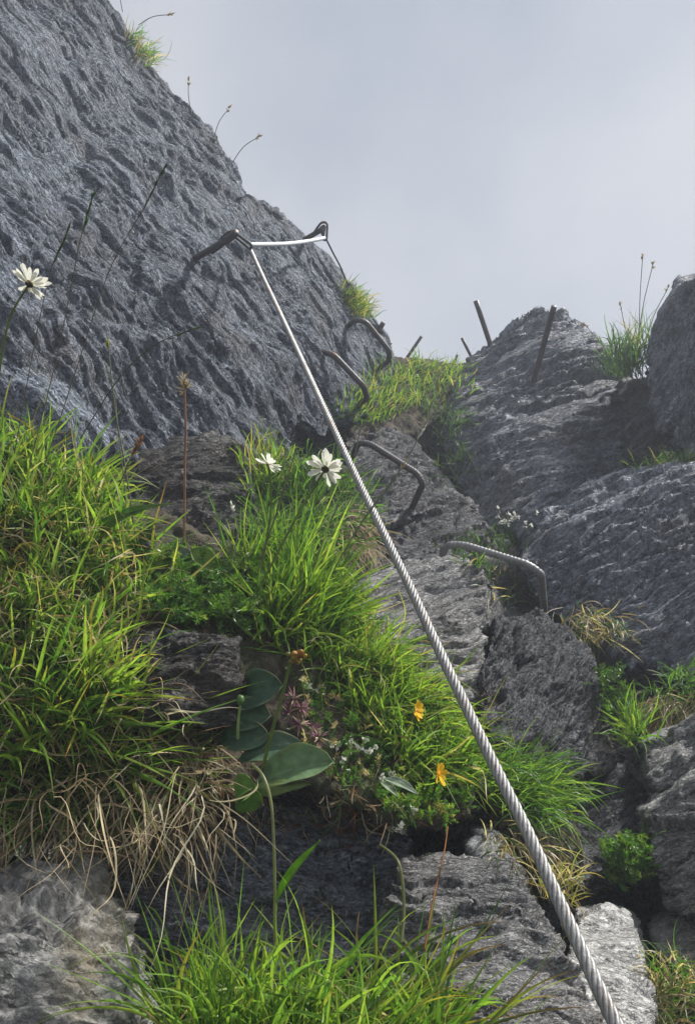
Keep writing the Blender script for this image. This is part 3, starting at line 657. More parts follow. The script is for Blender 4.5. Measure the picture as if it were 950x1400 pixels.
gs = [zone([(0,1085),(120,1080),(250,1060),(300,1085),(290,1120),(180,1150),(0,1150)], 130, 4, (60, 210), (2.0, 4.4), (.3, .1, -.75), ST, spread=1.1, bend=1.1, droop=1.5, segs=12, wig=.45, glen=1),
      zone([(-10,1070),(250,1050),(310,1080),(260,1160),(-10,1170)], 40, 2, (70, 220), (1.4, 3.0), (.25, -.3, -.6), ST, spread=.9, bend=1.0, droop=1.3, segs=12, wig=.45, glen=1, d=.90),
      zone([(30,1080),(250,1060),(300,1085),(200,1140),(30,1140)], 60, 6, (40, 120), (2.4, 5), (.3, .8, -.6), [('green', .4), ('bright', .4), ('straw', .2)], spread=.9, bend=.7, droop=1.0),
      zone([(180,930),(260,1010),(300,1080),(230,1100),(150,1050)], 60, 5, (60, 150), (2.0, 4.0), (.3, .4, -.6), ST, spread=1.1, bend=1.1, droop=1.3, segs=11, wig=.4, glen=1),
      zone([(330,1090),(450,1080),(540,1110),(520,1150),(340,1140)], 80, 6, (30, 90), (1.2, 2.6), (.1, -.3, -.6), [('straw', .6), ('rust', .2), ('dark', .2)], spread=1.1, bend=1.1, droop=1.2, segs=9, wig=.5, glen=1)]
plant_mesh('dry_grass', gs, M['straw'], 'pale dry grass hanging from the bank over the stained boulder', catg='dry grass')
gs = [zone([(455,570),(480,545),(530,500),(600,497),(640,505),(610,545),(560,560),(500,580)], 130, 9, (16, 42), (1.1, 2.2), (.15, 1, -.2), [('bright', .55), ('yellow', .2), ('green', .25)], spread=.6, droop=.6, segs=5),
      zone([(455,580),(520,560),(530,575),(470,585)], 20, 8, (20, 45), (1.2, 2.2), (0, .7, -.5), [('dark', 1)], spread=.6, segs=5)]
plant_mesh('grass', gs, M['grass'], 'green grass on the saddle below the sky around the upper rungs')
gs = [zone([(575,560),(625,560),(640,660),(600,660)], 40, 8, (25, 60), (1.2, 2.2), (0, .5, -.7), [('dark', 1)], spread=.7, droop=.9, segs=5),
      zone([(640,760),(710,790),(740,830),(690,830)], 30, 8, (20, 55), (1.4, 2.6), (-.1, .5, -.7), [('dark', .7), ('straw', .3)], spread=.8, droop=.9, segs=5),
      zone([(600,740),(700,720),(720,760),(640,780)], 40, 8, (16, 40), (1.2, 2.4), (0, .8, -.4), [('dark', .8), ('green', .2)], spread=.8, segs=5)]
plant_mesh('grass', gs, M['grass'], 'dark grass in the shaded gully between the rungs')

def tuft(zs, label, mat='grass', name='grass_tuft', group='single grass tufts among the rocks'):
    return plant_mesh(name, [zone(**z) for z in zs], M[mat], label, 'thing', 'grass tuft', group)
tuft([dict(poly=[(835,480),(885,470),(890,520),(840,520)], tufts=34, per=9, lpx=(30, 78), wpx=(1.2, 2.4), lean=(-.1, 1, -.2), pal=[('green', .6), ('dark', .4)], spread=.55, droop=.7, d=4.05),
      dict(poly=[(855,470),(890,460),(890,480)], tufts=8, per=4, lpx=(50, 95), wpx=(.9, 1.5), lean=(-.1, 1, 0), pal=[('green', .5), ('straw', .5)], spread=.4, d=4.05)],
     'tall grass tuft against the sky left of the right rock wall')
tuft([dict(poly=[(165,40),(205,80),(200,95),(170,60)], tufts=30, per=9, lpx=(16, 44), wpx=(.9, 1.8), lean=(.8, .6, 0), pal=[('green', .6), ('straw', .4)], spread=.7, d=3.88)],
     'small grass tuft on the very top edge of the cliff')
tuft([dict(poly=[(458,395),(480,405),(500,435),(475,430)], tufts=70, per=9, lpx=(16, 38), wpx=(.9, 1.8), lean=(.3, .8, -.3), pal=[('yellow', .6), ('green', .4)], spread=.7, d=3.86)],
     'yellowish grass tuft on the cliff edge under the thin cable')
tuft([dict(poly=[(650,1040),(720,1050),(770,1100),(740,1140),(660,1100)], tufts=75, per=9, lpx=(50, 125), wpx=(2, 3.6), lean=(.6, .5, -.4), pal=[('green', .5), ('bright', .3), ('dark', .2)], spread=.6, droop=1.0),
      dict(poly=[(640,1120),(760,1150),(750,1200),(680,1170)], tufts=40, per=7, lpx=(40, 100), wpx=(1.6, 3), lean=(.3, -.1, -.8), pal=[('straw', .7), ('dark', .3)], spread=.8, droop=1.3)],
     'arching grass tuft behind the cable above the layered block')
tuft([dict(poly=[(885,940),(950,915),(990,930),(990,980),(900,985)], tufts=45, per=9, lpx=(25, 60), wpx=(1.4, 2.6), lean=(-.3, .6, -.5), pal=[('green', .6), ('dark', .4)], spread=.7, droop=1.0, d=1.95),
      dict(poly=[(880,965),(960,940),(990,960),(900,1000)], tufts=40, per=9, lpx=(30, 75), wpx=(1.3, 2.2), lean=(-.5, -.5, -.5), pal=[('straw', .8), ('dark', .2)], spread=.7, droop=1.3, d=1.93)],
     'half dry grass tuft above the upper rock at the right edge')
tuft([dict(poly=[(770,830),(850,840),(870,880),(790,870)], tufts=45, per=8, lpx=(30, 70), wpx=(1.4, 2.4), lean=(.1, -.2, -.7), pal=[('straw', .5), ('dark', .5)], spread=.9, droop=1.3, d=2.35)],
     'dull dry grass tuft hanging below the broad sloping slab')
tuft([dict(poly=[(850,1000),(880,985),(885,1015),(855,1025)], tufts=12, per=8, lpx=(40, 100), wpx=(1.8, 3), lean=(-.35, .8, -.3), pal=[('bright', .5), ('green', .5)], spread=.6, droop=.7, d=1.74)],
     'small bright grass tuft left of the upper rock at the right edge')
tuft([dict(poly=[(885,1330),(950,1310),(980,1400),(890,1420)], tufts=40, per=8, lpx=(40, 95), wpx=(1.8, 3), lean=(-.1, .9, -.3), pal=[('green', .5), ('straw', .5)], spread=.8, droop=1.0, d=1.18)],
     'straggly half dry grass tuft in the bottom right corner')
tuft([dict(poly=[(870,635),(940,625),(950,640),(880,648)], tufts=26, per=7, lpx=(14, 36), wpx=(1.1, 2), lean=(-.1, .9, -.2), pal=[('green', .5), ('yellow', .3), ('dark', .2)], spread=.7, d=3.05)],
     'low grass tuft along the upper rim of the broad sloping slab')
tuft([dict(poly=[(740,1210),(775,1190),(790,1225),(760,1250)], tufts=12, per=6, lpx=(30, 70), wpx=(1.6, 2.8), lean=(.2, .6, -.4), pal=[('yellow', .6), ('straw', .4)], spread=.8, d=1.2)],
     'sparse yellow grass tuft between the cable and the pale slab')

# feathery and cushion plants
def fronds(poly, n, axis_px, needle_px, lean, pal, d, spread=.6, w=1.2, per=13):
    gs = []
    for (x, y) in sample_poly(poly, n):
        dd = (depth_at(x, y, d) if d is None else d*random.uniform(.97, 1.03)) - .01
        sc = dd/FPX; b = P(x, y, dd); u = norm(dirv(*lean)+RNG.normal(size=3)*spread); ax = axis_px*random.uniform(.6, 1.2)*sc
        pts = [b]; dcur = u
        for k in range(per): dcur = norm(dcur - np.array([0, 0, .06])); pts.append(pts[-1]+dcur*ax/per)
        pts = np.array(pts); s1 = norm(np.cross(u, RNG.normal(size=3)))
        k = len(pts); base = np.repeat(pts, 4, 0); sg = np.tile([1, -1, 1, -1], k)[:, None]
        up = s1*sg + u*.7 + RNG.normal(size=(k*4, 3))*.35
        tap = np.repeat(np.sin(np.linspace(.25, 3.0, k)), 4)
        gs.append(blade_geo(base, up, needle_px*sc*tap*RNG.uniform(.7, 1.2, k*4), np.full(k*4, w*sc), np.zeros((k*4, 3)), np.full(k*4, .2), np.tile(pick(pal, 1), (k*4, 1)), None, 2, 0))
    return cat(gs)
plant_mesh('feathery_plant', [fronds([(205,775),(270,762),(340,775),(385,800),(380,850),(300,862),(220,850)], 330, 52, 13, (.1, .8, -.5), [('dark', .35), ('green', .45), ('bright', .2)], None, .55, 1.7)],
           M['grass'], 'mat of finely divided feathery green leaves above the dark stone', 'stuff', 'plant')
plant_mesh('feathery_plant', [fronds([(540,1050),(620,1040),(650,1080),(620,1130),(540,1120),(500,1080)], 200, 34, 8, (.1, .8, -.5), [('green', .5), ('bright', .4), ('yellow', .1)], None, .6, 2.0, 9)],
           M['grass'], 'low mat of tiny green leaves around the lower yellow flower', 'stuff', 'plant')
plant_mesh('feathery_plant', [fronds([(400,930),(480,960),(530,1040),(480,1080),(420,1040)], 150, 34, 8, (.1, .8, -.5), [('green', .5), ('dark', .2), ('straw', .3)], None, .7, 1.8, 9)],
           M['grass'], 'tangle of small leaves behind the broad leaved plant', 'stuff', 'plant')
plant_mesh('cushion_plant', [fronds([(825,1165),(850,1150),(885,1155),(898,1180),(880,1205),(835,1208)], 150, 26, 9, (0, .9, -.45), [('bright', .35), ('green', .65)], 1.50, .6, 2.4, 8),
                             zone([(830,1170),(890,1160),(890,1200)], 10, 2, (40, 85), (1.4, 2.2), (.1, 1, -.1), [('green', 1)], spread=.6, d=1.5)],
           M['grass'], 'round bright green cushion of needle leaves beside the right rocks', 'thing', 'plant')
plant_mesh('cushion_plant', [fronds([(815,920),(850,930),(860,970),(825,975)], 45, 30, 10, (0, .7, -.6), [('dark', .7), ('green', .3)], 1.86, .7, 2.6, 7)],
           M['grass'], 'dull small leaved cushion in the shade right of the jagged rock', 'thing', 'plant')

# loose chips of rock lying in the gully
def gravel(polys, n, r_px, mat, label):
    V, F, FO, o = [], [], [], 0
    for poly in polys:
        for (x, y) in sample_poly(poly, n):
            l_, n_, d = hit(x, y)
            if l_ is None: continue
            r = random.uniform(*r_px)*d/FPX*random.choice((.6, .8, 1, 1.5)); A = RNG.normal(size=(12, 3)); A /= np.linalg.norm(A, axis=1)[:, None]
            q = Quaternion(RNG.normal(size=4).tolist()).normalized().to_matrix(); A = (A*np.array([1.3, .9, .45]))@np.array(q)*r
            tmp = bmesh.new(); [tmp.verts.new(p) for p in A]; bmesh.ops.convex_hull(tmp, input=tmp.verts)
            bmesh.ops.delete(tmp, geom=[v for v in tmp.verts if not v.link_faces], context='VERTS'); tmp.verts.index_update()
            pv = np.array([v.co[:] for v in tmp.verts]) + l_; V.append(pv); F += [tuple(v.index+o for v in f.verts) for f in tmp.faces]; o += len(pv); tmp.free()
    v = np.concatenate(V); ob = mesh_obj('gravel', v, F, M[mat], smooth=False, fol=v, origin=v.min(0)); return tag(ob, label, 'gravel', None, 'stuff')
gravel([[(640,770),(720,800),(760,850),(690,830)], [(780,1190),(880,1200),(890,1240),(790,1230)], [(500,715),(640,750),(560,775),(480,790)], [(820,980),(880,1010),(870,1050),(830,1040)], [(310,1150),(520,1140),(540,1200),(320,1260)]], 45, (2, 7), 'dark', 'small dark chips of rock lying in the gully between the boulders')
# broad leaves
def leaf_geo(base, tip, width, up_hint, cup=.25, arch=.12, prof='round', nu=26, nv=16):
    base, tip = np.asarray(base), np.asarray(tip); ax = tip-base; Ln = np.linalg.norm(ax); ax = ax/Ln
    sd_ = norm(np.cross(ax, up_hint)); nr = np.cross(sd_, ax); V = []
    for i in range(nu+1):
        u = i/nu
        if prof == 'round': w_ = (math.sin(math.pi*u**1.35)**.55 if 0 < u < 1 else 0)
        elif prof == 'lance': w_ = math.sin(math.pi*min(1, u**.8))
        else: w_ = min(1, u*3)*(1-max(0, u-.8)**2*20)
        w_ = max(w_, .03)
        for j in range(nv+1):
            q = j/nv*2-1
            V.append(base + ax*Ln*u + sd_*q*w_*width*.5 + nr*(cup*width*q*q*w_ + arch*Ln*math.sin(math.pi*u) - .06*width*max(0, 1-abs(q)*6) + .025*width*math.sin(u*17+q*3)*abs(q)))
    F = [(i*(nv+1)+j, i*(nv+1)+j+1, (i+1)*(nv+1)+j+1, (i+1)*(nv+1)+j) for i in range(nu) for j in range(nv)]
    return np.array(V), F
def leaf(parent, b, t, wpx, up, col, cup=.25, arch=.1, prof='round', name='leaf', label=None, mat='leaf'):
    v, f = leaf_geo(P(*b), P(*t), wpx*(b[2]+t[2])/2/FPX, dirv(*up), cup, arch, prof)
    nv_ = 17; nu_ = len(v)//nv_; ui, qi = np.meshgrid(np.arange(nu_)/(nu_-1), np.abs(np.linspace(-1, 1, nv_)), indexing='ij')
    vein = np.exp(-(qi/.1)**2)*.9 + .8*np.clip(np.cos((ui*8-qi*1.4)*2*math.pi), .7, 1) + .55*fbm(v/.010, 4).reshape(qi.shape)
    tn = np.array(col)[None, :]*(.85+.45*vein.ravel()[:, None])
    edge = np.clip((qi.ravel()-.8)/.2, 0, 1)[:, None]*np.clip(.5+2*gnoise(v/.02), 0, 1)[:, None]; tn = tn*(1-edge*.5)+edge*.5*np.array([.22, .2, .06])
    o = mesh_obj(name, v, f, M[mat], parent, tint=tn)
    md = o.modifiers.new('thickness', 'SOLIDIFY'); md.thickness = .0008
    if label: o['label'] = label
    return o
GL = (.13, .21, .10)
bl = empty('broad_leaved_plant', P(345, 1085, 1.0), 'plant with broad rounded grey green leaves hanging over the dark recess', 'plant')
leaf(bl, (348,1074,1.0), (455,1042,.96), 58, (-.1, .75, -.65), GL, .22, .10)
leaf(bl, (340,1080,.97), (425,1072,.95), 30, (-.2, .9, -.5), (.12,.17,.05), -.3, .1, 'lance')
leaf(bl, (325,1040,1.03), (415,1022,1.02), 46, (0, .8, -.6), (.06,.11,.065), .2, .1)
leaf(bl, (318,960,1.10), (386,937,1.06), 54, (-.2, .5, -.85), (.05,.10,.06), .2, .12)  # these dark leaf greens have the shade of the recess painted in
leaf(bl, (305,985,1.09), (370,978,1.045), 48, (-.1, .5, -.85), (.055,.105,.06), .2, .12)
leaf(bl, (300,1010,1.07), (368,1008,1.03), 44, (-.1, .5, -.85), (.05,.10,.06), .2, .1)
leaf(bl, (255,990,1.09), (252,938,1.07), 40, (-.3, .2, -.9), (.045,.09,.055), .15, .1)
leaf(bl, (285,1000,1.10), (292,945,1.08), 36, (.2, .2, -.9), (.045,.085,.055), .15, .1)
leaf(bl, (322,1092,.96), (350,1075,.95), 42, (-.6, .5, -.6), (.10, .20, .03), .3, .1, 'round', label='small bright green leaf')
leaf(bl, (330,1112,.955), (345,1078,.945), 38, (.5, .2, -.8), (.09, .19, .03), .2, .05, 'round', label='small bright green leaf')
ll = empty('lance_leaved_plant', P(528, 1068, 1.1), 'plant with one pale pointed leaf in the grass near the lower yellow flower', 'plant')
leaf(ll, (525,1064,1.08), (572,1086,1.04), 16, (0, .9, -.4), (.22, .28, .2), .2, .05, 'lance')
leaf(ll, (520,1068,1.09), (545,1090,1.07), 12, (0, .9, -.4), (.18, .24, .15), .2, .05, 'lance')
ll2 = empty('rosette_plant', P(265, 765, 1.3), 'small plant with round leaves between the violet flower and the feathery mat', 'plant')
leaf(ll2, (225,768,1.30), (262,756,1.29), 22, (0, .5, -.85), (.16, .2, .17), .2, .08)
leaf(ll2, (300,782,1.30), (262,752,1.29), 28, (0, .5, -.85), (.13, .23, .04), .2, .08)
leaf(ll2, (200,752,1.3), (205,724,1.3), 24, (0, .1, -1), (.07, .14, .03), .2, .05)
leaf(ll2, (300,790,1.3), (318,766,1.29), 20, (0, .5, -.85), (.12, .22, .04), .2, .08)
bb = empty('broad_grass_plant', P(100, 700, 1.3), 'clump of wide pointed leaves on the grassy bank below the cliff foot', 'plant')
for b, t, w_ in [((95,755,1.3),(130,690,1.27),24), ((110,770,1.3),(150,705,1.27),18), ((60,790,1.25),(150,770,1.2),15), ((120,740,1.28),(235,688,1.22),13), ((130,750,1.26),(205,694,1.22),11), ((20,1000,1.0),(0,985,.98),12)]:
    leaf(bb, b, t, w_, (-.4, .6, -.7), (.10, .2, .03), .25, .12, 'lance', mat='grass')

# flowers
def stem(parent, pts, r_px, col, name='stem', n=None, mat='grass'):
    d = np.mean([p[2] for p in pts]); return tube(name, [P(*p) for p in pts], np.array([1.0, .8])*r_px*d/FPX, M[mat], parent, n=n or len(pts)*7, sides=6, tint=col)
PET = {}
def petal_geo(Ln, w_, notch=True):
    V, F = [], []; nu, nv = 6, 4
    for i in range(nu+1):
        u = i/nu; ww = w_*(.35+.65*min(1, u*2.2))*(1-max(0, u-.75)**2*9)
        for j in range(nv+1):
            q = j/nv*2-1; x = Ln*u - (Ln*.06*abs(q) if i == nu else 0)
            V.append((x, q*ww*.5, .12*Ln*u*u*(1) - .02*Ln*abs(q) - .10*Ln*max(0, u-.6)))
    F = [(i*(nv+1)+j, i*(nv+1)+j+1, (i+1)*(nv+1)+j+1, (i+1)*(nv+1)+j) for i in range(nu) for j in range(nv)]
    return np.array(V), F
def flower_head(root, c, n_, R, petals, pw, col, disc_r, disc_col, mat='petal', cupf=.12, jitter=.12, calyx=True, lift=.1, rough=.22):
    """petals round a disc; n_ is the way the flower faces"""
    n_ = norm(np.asarray(n_)); t1 = norm(np.cross(n_, [.2, .4, .9])); t2 = np.cross(n_, t1)
    Rm = Matrix(((t1[0], t2[0], n_[0]), (t1[1], t2[1], n_[1]), (t1[2], t2[2], n_[2])))
    base = Vector(c) - Vector(root.location)
    v, f = petal_geo(R*.8, pw)
    me = None
    for k in range(petals):
        if me is None:
            o = mesh_obj('petal', v, f, M[mat], None, tint=np.tile(col, (len(v), 1))); me = o.data
        else: o = bpy.data.objects.new('petal', me); COL.objects.link(o)
        o.parent = root; a_ = 2*math.pi*k/petals + random.uniform(-jitter, jitter)
        tilt = Matrix.Rotation(random.uniform(-rough, rough)-lift, 3, 'Y') @ Matrix.Rotation(random.uniform(-rough, rough), 3, 'X'); rz = Matrix.Rotation(a_, 3, 'Z'); s_ = random.uniform(.78, 1.1)
        m3 = Rm @ rz @ tilt; off = m3 @ Vector((R*.2, 0, 0)); o.matrix_local = Matrix.Translation(base+off) @ m3.to_4x4() @ Matrix.Scale(s_, 4)
    V, F = [], []; ns = 14; nr_ = 5
    for i in range(nr_*2-1):
        ph = -math.pi/2 + math.pi*i/(nr_*2-2); rr = math.cos(ph)*disc_r + 1e-5; z = math.sin(ph)*disc_r*.55
        for j in range(ns): a_ = 2*math.pi*j/ns; V.append(np.asarray(c) + (t1*math.cos(a_)+t2*math.sin(a_))*rr*(1+.06*math.sin(5*a_+i)) + n_*z)
    F = [(i*ns+j, i*ns+(j+1) % ns, (i+1)*ns+(j+1) % ns, (i+1)*ns+j) for i in range(nr_*2-2) for j in range(ns)]
    mesh_obj('flower_disc', np.array(V), F, M['grass'], root, tint=np.tile(disc_col, (len(V), 1)))
    if calyx:
        V2 = np.array(V).reshape(-1, ns, 3)[:nr_] - n_*disc_r*.22; V2 = (V2-np.asarray(c))*1.06+np.asarray(c)
        F2 = [(i*ns+j, i*ns+(j+1) % ns, (i+1)*ns+(j+1) % ns, (i+1)*ns+j) for i in range(nr_-1) for j in range(ns)]
        mesh_obj('calyx', V2.reshape(-1, 3), F2, M['disc'], root)
WH = (.80, .79, .70)
def daisy(c, face, Rpx, stem_pts, label, petals=30):
    d = empty('daisy', P(*stem_pts[0]), label, 'flower', 'white daisies on long stems'); s_ = c[2]/FPX
    flower_head(d, P(*c), dirv(*face), Rpx*s_, petals, Rpx*.25*s_, WH, Rpx*.20*s_, (.3, .22, .03), jitter=.16, rough=.5)
    stem(d, stem_pts+[c], 1.8, (.16, .21, .08)); return d
daisy((41,388,1.04), (.30, .85, .42), 27, [(-4,540,1.12),(4,480,1.10),(16,430,1.07)], 'white daisy seen from below at the left edge in front of the cliff')
daisy((445,641,1.15), (.3, .62, .72), 27, [(330,850,1.28),(375,765,1.22),(412,695,1.18)], 'larger white daisy with a dark centre left of the cable', 31)
daisy((367,634,1.24), (.55, .85, -.1), 19, [(352,800,1.33),(366,730,1.30),(371,680,1.27)], 'smaller white daisy facing up beside the larger one')
YE = (.88, .55, .02)
def yellow(c, face, Rpx, stem_pts, label):
    d = empty('yellow_flower', P(*stem_pts[0]), label, 'flower', 'small yellow flowers in the grass'); s_ = c[2]/FPX
    flower_head(d, P(*c), dirv(*face), Rpx*s_, 13, Rpx*.42*s_, YE, Rpx*.25*s_, (.8, .42, .01), calyx=False, lift=.25, jitter=.2)
    stem(d, stem_pts+[c], 1.8, (.08, .13, .03)); return d
yellow((570,972,1.16), (.75, .35, -.55), 15, [(560,1040,1.26),(566,1000,1.2)], 'upper yellow flower in the grass left of the cable')
yellow((599,1058,1.10), (.85, .2, -.5), 17, [(580,1120,1.17),(592,1085,1.13)], 'lower yellow flower in the grass left of the cable')
def blob(c, r, sq=(1, 1, 1), n=8, m_=6, rnd=.12):
    V = []
    for i in range(m_+1):
        ph = -math.pi/2+math.pi*i/m_
        for j in range(n):
            a_ = 2*math.pi*j/n; k = r*(1+random.uniform(-rnd, rnd)); V.append(np.asarray(c)+np.array([math.cos(ph)*math.cos(a_)*sq[0], math.cos(ph)*math.sin(a_)*sq[1], math.sin(ph)*sq[2]])*k)
    F = [(i*n+j, i*n+(j+1) % n, (i+1)*n+(j+1) % n, (i+1)*n+j) for i in range(m_) for j in range(n)]
    return np.array(V), F
def head_of_buds(root, c, rpx, n, bpx, cols, name='bud'):
    s_ = c[2]/FPX
    for k in range(n):
        o = norm(RNG.normal(size=3))*rpx*s_*random.uniform(.3, 1)*np.array([1, 1, .7]); v, f = blob(P(*c)+o, bpx*s_*random.uniform(.7, 1.2))
        mesh_obj(name, v, f, M['grass'], root, tint=np.tile(random.choice(cols), (len(v), 1)))
yb = empty('yellow_bud_plant', P(358, 1050, .99), 'tall stem carrying a cluster of mustard yellow buds in front of the broad leaves', 'plant')
stem(yb, [(358,1055,.99),(372,1000,.97),(386,950,.96),(397,905,.95)], 2.6, (.14, .18, .06))
head_of_buds(yb, (406,896,.945), 15, 20, 4.2, [(.42,.28,.03), (.32,.22,.03), (.2,.2,.05), (.3,.16,.03)])
st = empty('dry_flower_plant', P(440, 1040, 1.12), 'withered pinkish brown flower heads with white tufts behind the broad leaves', 'plant')
for (x, y, d) in [(402,955,1.1),(412,968,1.1),(396,975,1.1),(410,990,1.09),(428,1000,1.08),(436,1008,1.07)]:
    gs = blade_geo(np.tile(P(x, y, d), (60, 1)), RNG.normal(size=(60, 3)), RNG.uniform(8, 20, 60)*d/FPX, np.full(60, 2.2*d/FPX), np.zeros((60, 3)), np.full(60, .3), pick([('purple', .45), ('straw', .4), ('dark', .15)], 60), None, 3, 0, 'leaf')
    plant_mesh('flower_head', [gs], M['straw'], None, parent=st)
stem(st, [(440,1060,1.14),(425,1020,1.12),(405,965,1.1)], 1.6, (.16, .12, .06))
wf = empty('white_flower_plant', P(490, 1070, 1.1), 'sprinkling of tiny white flowers in the small leaves right of the broad leaves', 'plant')
for (x, y) in [(421,938),(430,945),(462,1020),(478,1016),(492,1024),(505,1030),(513,1022),(470,1040),(520,1064),(528,1072),(535,1060),(452,1018),(566,1108),(548,1130),(500,1012)]:
    d = depth_at(x, y, 1.15)-.03
    gs = blade_geo(np.tile(P(x, y, d), (9, 1)), RNG.normal(size=(9, 3))+dirv(0, .6, -.6)*.8, RNG.uniform(5, 10, 9)*d/FPX, np.full(9, 5.5*d/FPX), np.zeros((9, 3)), np.full(9, .2), pick([('white', 1)], 9), None, 3, 0, 'leaf')
    plant_mesh('flower_head', [gs], M['petal'], None, parent=wf)
wf2 = empty('white_flower_plant', P(705, 720, 2.8), 'cluster of white flowers at the left corner of the broad sloping slab', 'plant')
for k in range(16):
    x, y, d = random.gauss(706, 12), random.gauss(712, 8), 2.72
    gs = blade_geo(np.tile(P(x, y, d), (8, 1)), RNG.normal(size=(8, 3))+dirv(0, .5, -.6), RNG.uniform(3, 5.5, 8)*d/FPX, np.full(8, 3.0*d/FPX), np.zeros((8, 3)), np.full(8, .2), pick([('white', 1)], 8), None, 3, 0, 'leaf')
    plant_mesh('flower_head', [gs], M['petal'], None, parent=wf2)
    if k < 8: stem(wf2, [(705+random.uniform(-6, 6), 745, 2.75), (x, y, d)], .7, (.05, .09, .03), n=5)
vf = empty('violet_flower', P(204, 770, 1.3), 'small violet flower on the grassy bank', 'flower')
stem(vf, [(203,775,1.3),(205,748,1.28)], 1.3, (.07, .12, .03), n=6)
head_of_buds(vf, (205,745,1.27), 7, 14, 3.0, [(.12,.07,.4), (.18,.1,.45), (.09,.05,.3)], 'floret')
sf = empty('seedling_stem', P(328, 1010, 1.0), 'short pale stem with a closed green bud in front of the dark leaves', 'plant')
stem(sf, [(325,1010,.97),(326,985,.965),(329,962,.96)], 2.4, (.2, .25, .13)); v, f = blob(P(329, 957, .96), 5.5*.96/FPX, (1, 1, 1.3)); mesh_obj('bud', v, f, M['grass'], sf, tint=np.tile((.1, .2, .05), (len(v), 1)))

# stalks and culms
def stalk(pts, r_px, col, label, head=None, hn=30, hl=10, hcol='straw', hspread=.8, name='grass_stalk', along=.15, mat='straw'):
    o = empty(name, P(*pts[0]), label, 'stalk', 'thin stalks rising from the bank')
    stem(o, pts, r_px, col, mat=mat)
    if head:
        a_, b_ = P(*pts[-2]), P(*pts[-1]); ax = norm(b_-a_); d = pts[-1][2]; sc = d/FPX
        t = RNG.uniform(-head, 4, hn)[:, None]*sc; base = b_ + ax*t
        g = blade_geo(base, ax*1.2+RNG.normal(size=(hn, 3))*hspread, np.full(hn, hl*sc)*RNG.uniform(.6, 1.2, hn), np.full(hn, 2.4*sc), np.zeros((hn, 3)), np.full(hn, .2), pick([(hcol, 1)], hn), None, 3, 0, 'leaf')
        plant_mesh('seed_head', [g], M['straw'], None, parent=o)
    return o
stalk([(252,745,1.32),(253,640,1.30),(254,580,1.29),(252,522,1.28)], 1.9, (.34, .2, .13), 'straight reddish dry stalk with a withered head in front of the dark rock', 14, 40, 14, 'straw', 1.0)
stalk([(186,735,1.3),(172,640,1.3),(158,560,1.3),(148,470,1.3)], 1.1, (.2, .21, .14), 'long thin stalk with a small green bud curving left before the cliff', 10, 16, 12, 'yellow', .25)
stalk([(176,730,1.31),(170,660,1.31),(162,590,1.31),(158,540,1.31)], .8, (.22, .21, .17), 'thinnest bare stalk beside the long one with the bud')
stalk([(140,720,1.32),(165,660,1.3),(183,618,1.29),(192,604,1.29)], 1.0, (.2, .17, .11), 'leaning stalk with a short brown spike like a plantain', 22, 60, 8, 'rust', .5)
stalk([(60,640,1.18),(100,520,1.18),(150,370,1.16),(200,280,1.15),(222,235,1.15)], .75, (.16, .14, .09), 'tall leaning grass stalk with a dark narrow ear high before the cliff', 60, 30, 14, 'dark', .12)
stalk([(20,620,1.2),(48,470,1.2),(70,370,1.18),(92,318,1.17)], .75, (.16, .14, .09), 'dark grass stalk rising right behind the left daisy', 50, 26, 14, 'dark', .12)
stalk([(40,640,1.25),(80,480,1.25),(110,330,1.22),(128,265,1.2)], .75, (.16, .14, .09), 'second dark grass stalk with a bent ear above the left daisy', 60, 26, 14, 'dark', .15)
stalk([(110,600,1.3),(165,515,1.28),(215,470,1.27),(264,450,1.27)], .8, (.12, .11, .08), 'arching thin stalk with a dark ear crossing the cliff foot', 40, 20, 12, 'dark', .15)
stalk([(355,765,1.28),(372,720,1.26),(390,665,1.25),(406,610,1.24)], 1.0, (.17, .18, .1), 'thin pale stalk passing between the two daisies')
stalk([(455,780,1.35),(500,705,1.35),(545,645,1.35),(577,590,1.35)], 1.0, (.2, .22, .13), 'slanting grass stalk with a pale ear crossing the cable', 18, 16, 14, 'white', .12)
stalk([(445,800,1.34),(490,722,1.34),(530,668,1.34),(552,635,1.34)], .9, (.18, .2, .12), 'shorter slanting stalk below the one with the pale ear', 10, 10, 9, 'straw', .3)
stalk([(420,800,1.32),(450,720,1.32),(480,640,1.32),(494,580,1.32)], .8, (.2, .2, .14), 'bare thin stalk rising behind the larger daisy to the cable')
stalk([(350,790,1.3),(378,700,1.3),(390,660,1.3)], .8, (.2, .18, .12), 'short thin stalk under the smaller daisy')
stalk([(310,790,1.3),(325,730,1.3),(318,695,1.29)], 1.0, (.25, .24, .2), 'small stalk with a pale drooping tip at the dark rock', 8, 14, 9, 'white', .5)
stalk([(345,1045,.97),(360,1062,.95),(371,1100,.93),(375,1170,.91),(376,1255,.9),(376,1330,.89)], 2.6, (.24, .26, .13), 'long pale stalk bending down over the dark recess to the nearest grass', mat='grass')
leaf(bb, (376,1234,.88), (437,1149,.84), 13, (-.5, .5, -.7), (.14, .26, .03), .25, .06, 'lance', mat='grass')
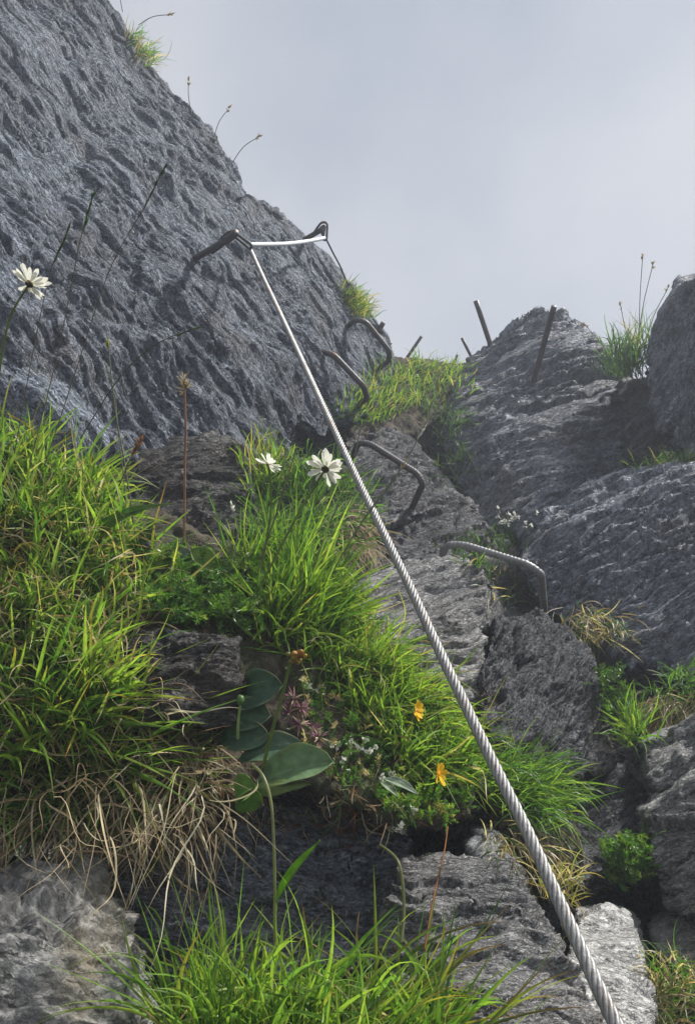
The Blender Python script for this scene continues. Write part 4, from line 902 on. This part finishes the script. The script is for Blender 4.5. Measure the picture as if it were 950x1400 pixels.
stalk([(548,1290,.82),(552,1240,.84),(545,1180,.86),(520,1155,.9)], 2.4, (.2, .22, .1), 'curved pale blade in front of the layered block', mat='grass')
stalk([(580,1300,.83),(592,1230,.88),(606,1170,.95),(612,1130,1.0)], 1.2, (.28, .11, .04), 'thin rusty stalk rising in front of the layered block')
for (x, y, x2, y2, d, lb) in [(262,150,258,112,3.8,'short culm on the skyline edge of the cliff'), (292,182,312,150,3.78,'leaning culm on the skyline edge of the cliff'),
                             (318,214,352,188,3.74,'low leaning culm farthest out on the skyline of the cliff'), (168,8,166,-10,3.9,'culm at the top of the picture on the cliff edge'), (190,26,232,20,3.88,'almost level culm sticking out near the top of the cliff'),
                             (870,470,892,362,4.05,'tall culm rising from the tuft by the right rock wall'), (862,470,848,418,4.05,'short culm with a round seed head in the tuft by the right rock wall'),
                             (880,465,912,395,4.0,'leaning culm right of the tall one in the tuft'), (842,490,800,445,4.2,'curved culm leaning left from the tuft by the right rock wall'), (874,480,878,350,4.1,'thinnest tall culm in the tuft by the right rock wall')]:
    stalk([(x, y+8, d), ((x+x2)/2-2, (y+y2)/2, d), (x2, y2, d)], .55, (.16, .14, .1), lb, 6, 12, 5, 'straw', .6)
# ------------------------------------------------------------------ thin mountain mist
def haze_box(lo, hi, dens):
    x0, y0, z0 = lo; x1, y1, z1 = hi
    V = [(x, y, z) for z in (z0, z1) for y in (y0, y1) for x in (x0, x1)]
    F = [(0,2,3,1),(4,5,7,6),(0,1,5,4),(2,6,7,3),(0,4,6,2),(1,3,7,5)]
    m, t, o = new_mat('haze'); v = t.nodes.new('ShaderNodeVolumePrincipled'); v.inputs['Color'].default_value = (.82, .88, 1, 1)
    v.inputs['Density'].default_value = dens; v.inputs['Anisotropy'].default_value = .2
    t.links.new(v.outputs[0], o.inputs['Volume'])
    return tag(mesh_obj('haze', V, F, m, smooth=False), 'thin bluish mist hanging in the gully', kind='stuff')
haze_box((-950, -950, -64), (950, 950, 12), .019)
print('TRIS', sum(len(o.data.polygons)*2 for o in COL.objects if o.type == 'MESH'))
